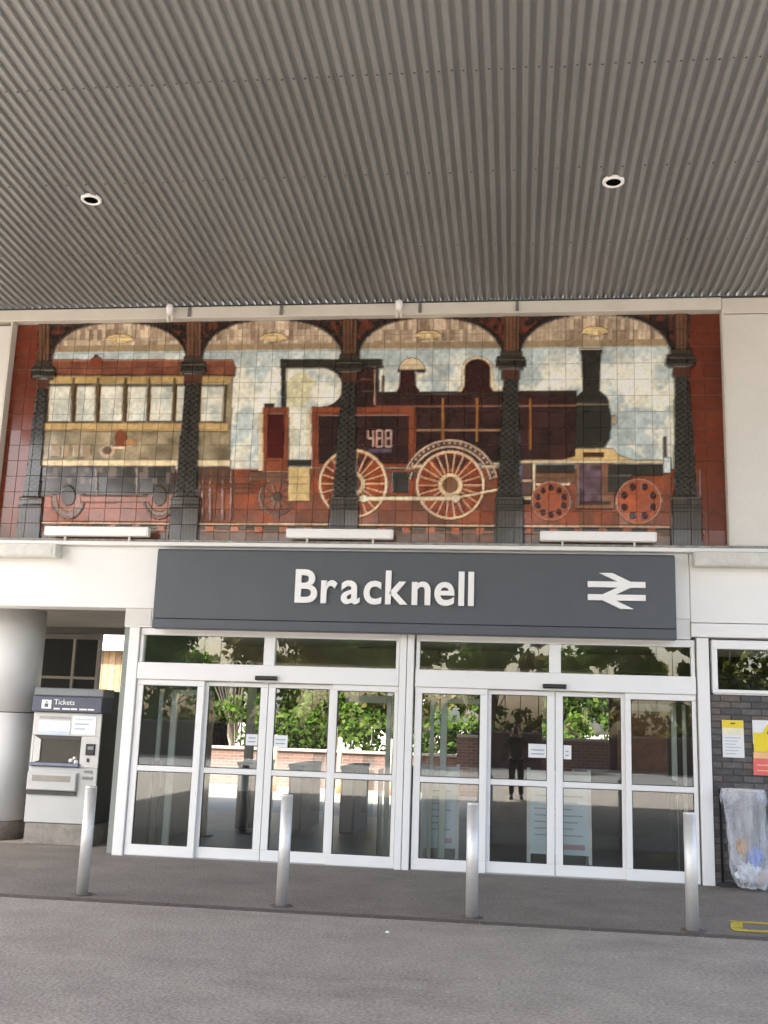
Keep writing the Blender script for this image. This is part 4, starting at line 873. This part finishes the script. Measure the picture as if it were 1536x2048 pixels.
# glazed shelter and timber house seen past the ticket machine
sh = empty('platform_shelter', (-9.2, 6.4, 0), 'dark glazed shelter seen past the ticket machine', 'shelter')
SHF = mat('shelter_frame', (.09, .085, .075), .5); SHG = mat('shelter_panel', (.006, .009, .008), .5, spec=.2)
for k, (x0, x1) in enumerate(((-12.0, -10.9), (-10.85, -9.75), (-9.70, -8.28), (-8.20, -7.78))): bx('panel', SHG, sh, x0, x1, 6.41, 6.45, .1, 3.0)
for x in (-12.05, -10.875, -9.725, -8.24, -7.76): bx('post', mat('shelter_post', (.22, .20, .17), .5), sh, x - .025, x + .025, 6.38, 6.50, .0, 3.25)
bx('rail', MATS['shelter_post'], sh, -12.05, -7.74, 6.36, 6.378, 2.26, 2.31); bx('top_rail', SHF, sh, -12.05, -7.74, 6.37, 6.52, 3.002, 3.15)
th_ = empty('timber_house', (-12.6, 19, 0), 'tan timber clad house beyond the shelter', 'house')
TIM = [mat('timber_' + k, c_, .8, var=.25, scale=5) for k, c_ in (('tan', (.24, .155, .08)), ('honey', (.28, .19, .10)), ('brown', (.19, .12, .065)))]
bx('core', TIM[2], th_, -15.2, -9.6, 19.03, 22, 0, 3.6)
for k in range(28):
    x = -15.2 + k * .2; bx('board', TIM[k % 3 if k % 5 else 1], th_, x + .006, x + .194, 19.0, 19.028, 0, 3.6)
rfm = MB(); rfm.prism([(-15.5 + 12.6, 3.6), (-9.3 + 12.6, 3.6), (-12.4 + 12.6, 5.9)], -.3, 3.2); rfm.build('roof', mat('house_roof', (.72, .70, .64), .7), th_)
# shrub in the passage, right of the machine
# ================================================================== BEHIND THE VIEWER (mirrored in the glass)
low_wall('boundary_wall', -40, 40, -33, 1.5, RBR, 'long red brick boundary wall across the road, seen mirrored in the glass')
BV = 'trees across the road'
lb2 = ('bright green tree across the road, first of the mirrored row', 'mid green tree across the road, second of the mirrored row', 'olive tree across the road, third of the mirrored row', 'bright tree across the road, fourth of the mirrored row', 'dark tree across the road, fifth of the mirrored row', 'green tree across the road, sixth of the mirrored row', 'olive tree across the road, seventh of the mirrored row', 'dark green tree across the road, last of the mirrored row')
for i, (x, li, h) in enumerate(((-22, 5, 9), (-16.5, 5, 10), (-11, 6, 8.5), (-6, 5, 9.5), (-1, 5, 10), (4, 5, 9), (9.5, 6, 9.5), (15, 5, 10))):
    tree(x, -36 - (i % 3) * 1.2, h, 3.0, li, lb2[i], BV, 80 + i, 2.2, BARKP if i % 2 else BARK, 5200, .2)
hedge(-26, 0, -34.3, 2.6, 1.2, 5, 'green hedge behind the boundary wall, left stretch', BV, 120, 7000, .14)
hedge(0, 22, -34.3, 2.4, 1.2, 6, 'olive hedge behind the boundary wall, right stretch', BV, 121, 7000, .14)

low_wall('brick_screen_wall', -1.4, 6.5, 13.4, 1.45, RBR, 'taller red brick wall in front of the hedge, beyond the right doors')
# ------------------------------------------------------------------ the photographer, mirrored in the right doors
def skin(name, V, Ed, rad, m, parent, root=0, sub=2):
    me = bpy.data.meshes.new(name); me.from_pydata(V, Ed, []); me.materials.append(m); o = link(name, me, parent)
    md = o.modifiers.new('skin', 'SKIN'); md.use_smooth_shade = True
    for i, r_ in enumerate(rad):
        q = me.skin_vertices[0].data[i]; q.radius = (r_, r_) if not hasattr(r_, '__len__') else r_; q.use_root = (i == root)
    sd_ = o.modifiers.new('sub', 'SUBSURF'); sd_.levels = sub; sd_.render_levels = sub
    return o
pe = empty('person', (0.02, -12.86, 0), 'person in a dark jacket holding up a phone, mirrored in the right doors', 'person')
SKN = mat('skin', (.50, .30, .22), .5, var=.06); JAC = mat('jacket', (.025, .04, .045), .8, var=.2, scale=12); TRO = mat('trousers', (.018, .018, .022), .85, var=.2, scale=12); HAI = mat('hair', (.035, .02, .014), .6, var=.3, scale=40); SHO = mat('shoe', (.02, .02, .02), .5)
V = [(0, 0, .95), (0, .0, 1.10), (0, .01, 1.28), (0, 0, 1.43), (0, .01, 1.53), (0, .03, 1.60), (0, .025, 1.70), (0, .01, 1.745), (0, .125, 1.635)]
rr = [(.15, .11), (.135, .10), (.155, .115), (.12, .09), .052, (.066, .082), (.074, .092), (.05, .06), .014]
Ed = [(0, 1), (1, 2), (2, 3), (3, 4), (4, 5), (5, 6), (6, 7), (5, 8)]
def add(p, r_, par):
    V.append(p); rr.append(r_); Ed.append((par, len(V) - 1)); return len(V) - 1
for s_ in (-1, 1):
    sh_ = add((s_ * .17, .0, 1.42), .062, 3); el = add((s_ * .255, .13, 1.21), .046, sh_); wr = add((s_ * .085, .335, 1.49), .030, el); pm = add((s_ * .052, .375, 1.545), (.030, .022), wr)
    for k in range(4):
        a1 = add((s_ * .052, .398, 1.545 + (k - 1) * .021), .0095, pm); a2 = add((s_ * .043, .408 - .002 * k, 1.552 + (k - 1) * .021), .0085, a1)
    th1 = add((s_ * .040, .352, 1.568), .0105, pm); add((s_ * .018, .345, 1.592), .009, th1)
    hp = add((s_ * .095, 0, .90), .092, 0); kn = add((s_ * .105, .02, .50), .058, hp); an = add((s_ * .115, -.01, .10), .038, kn); add((s_ * .13, .13, .045), .036, an)
skin('body', V, Ed, rr, SKN, pe)
JV = [(0, 0, .88), (0, 0, 1.10), (0, .01, 1.28), (0, 0, 1.44)]; JR = [(.185, .14), (.165, .13), (.185, .145), (.14, .11)]; JE = [(0, 1), (1, 2), (2, 3)]
for s_ in (-1, 1):
    i = len(JV); JV += [(s_ * .18, 0, 1.42), (s_ * .262, .13, 1.20), (s_ * .10, .315, 1.465)]; JR += [.08, .064, .045]; JE += [(3, i), (i, i + 1), (i + 1, i + 2)]
skin('jacket', JV, JE, JR, JAC, pe, 0)
TV = [(0, 0, .93)]; TR = [(.165, .125)]; TE = []
for s_ in (-1, 1):
    i = len(TV); TV += [(s_ * .10, 0, .86), (s_ * .108, .02, .50), (s_ * .117, -.01, .09)]; TR += [.108, .078, .062]; TE += [(0, i), (i, i + 1), (i + 1, i + 2)]
skin('trousers', TV, TE, TR, TRO, pe, 0)
for s_ in (-1, 1): skin('shoe', [(s_ * .115, -.06, .05), (s_ * .12, .04, .05), (s_ * .135, .16, .035)], [(0, 1), (1, 2)], [.048, .05, .038], SHO, pe, 0)
skin('hair', [(0, -.03, 1.60), (0, -.005, 1.69), (0, .0, 1.745), (0, .06, 1.765)], [(0, 1), (1, 2), (2, 3)], [(.07, .06), (.086, .082), (.078, .075), (.05, .04)], HAI, pe, 0)
for s_ in (-1, 1): skin('ear', [(s_ * .078, .02, 1.63), (s_ * .084, .01, 1.665)], [(0, 1)], [.011, .013], SKN, pe, 0)
ph = tag(MB().bbox(-.036, .036, -.004, .004, -.075, .075, .002).build('phone', BLACKP, None, (0, -12.452, 1.575)), 'black phone held up in front of the person', 'phone')

pp = MB(); pp.v = [(0, 0, .012), (.055, .01, .004), (.06, .05, .018), (.01, .045, .005), (.03, .03, .03)]; pp.f = [(0, 1, 4), (1, 2, 4), (2, 3, 4), (3, 0, 4)]
pp.v = [(a * .6, b * .6, c_ * .6) for a, b, c_ in pp.v]
tag(pp.build('paper_scrap', SIGNW, None, (-1.02, -3.72, .0)), 'tiny white paper scrap lying on the asphalt near the kerb', 'litter')

pc = empty('added_shade_roof', (2.3, 10.2, 0), 'unseen flat roof on slim posts added behind the ticket hall for shade', 'canopy')  # unseen roof, added to keep the sun off the brick wall and paving
bx('roof', MATS['roof_deck'], pc, -3.3, 9, 7.25, 13.2, 3.42, 3.58)
for x in (-3.0, 1.0, 5.0, 8.6): bx('post', SHF, pc, x - .06, x + .06, 12.8, 12.92, .0, 3.419)

hedge(-60, 60, -46, 11, 3.0, 6, 'tall belt of olive green trees behind the mirrored row across the road', BV, 130, 34000, .38)
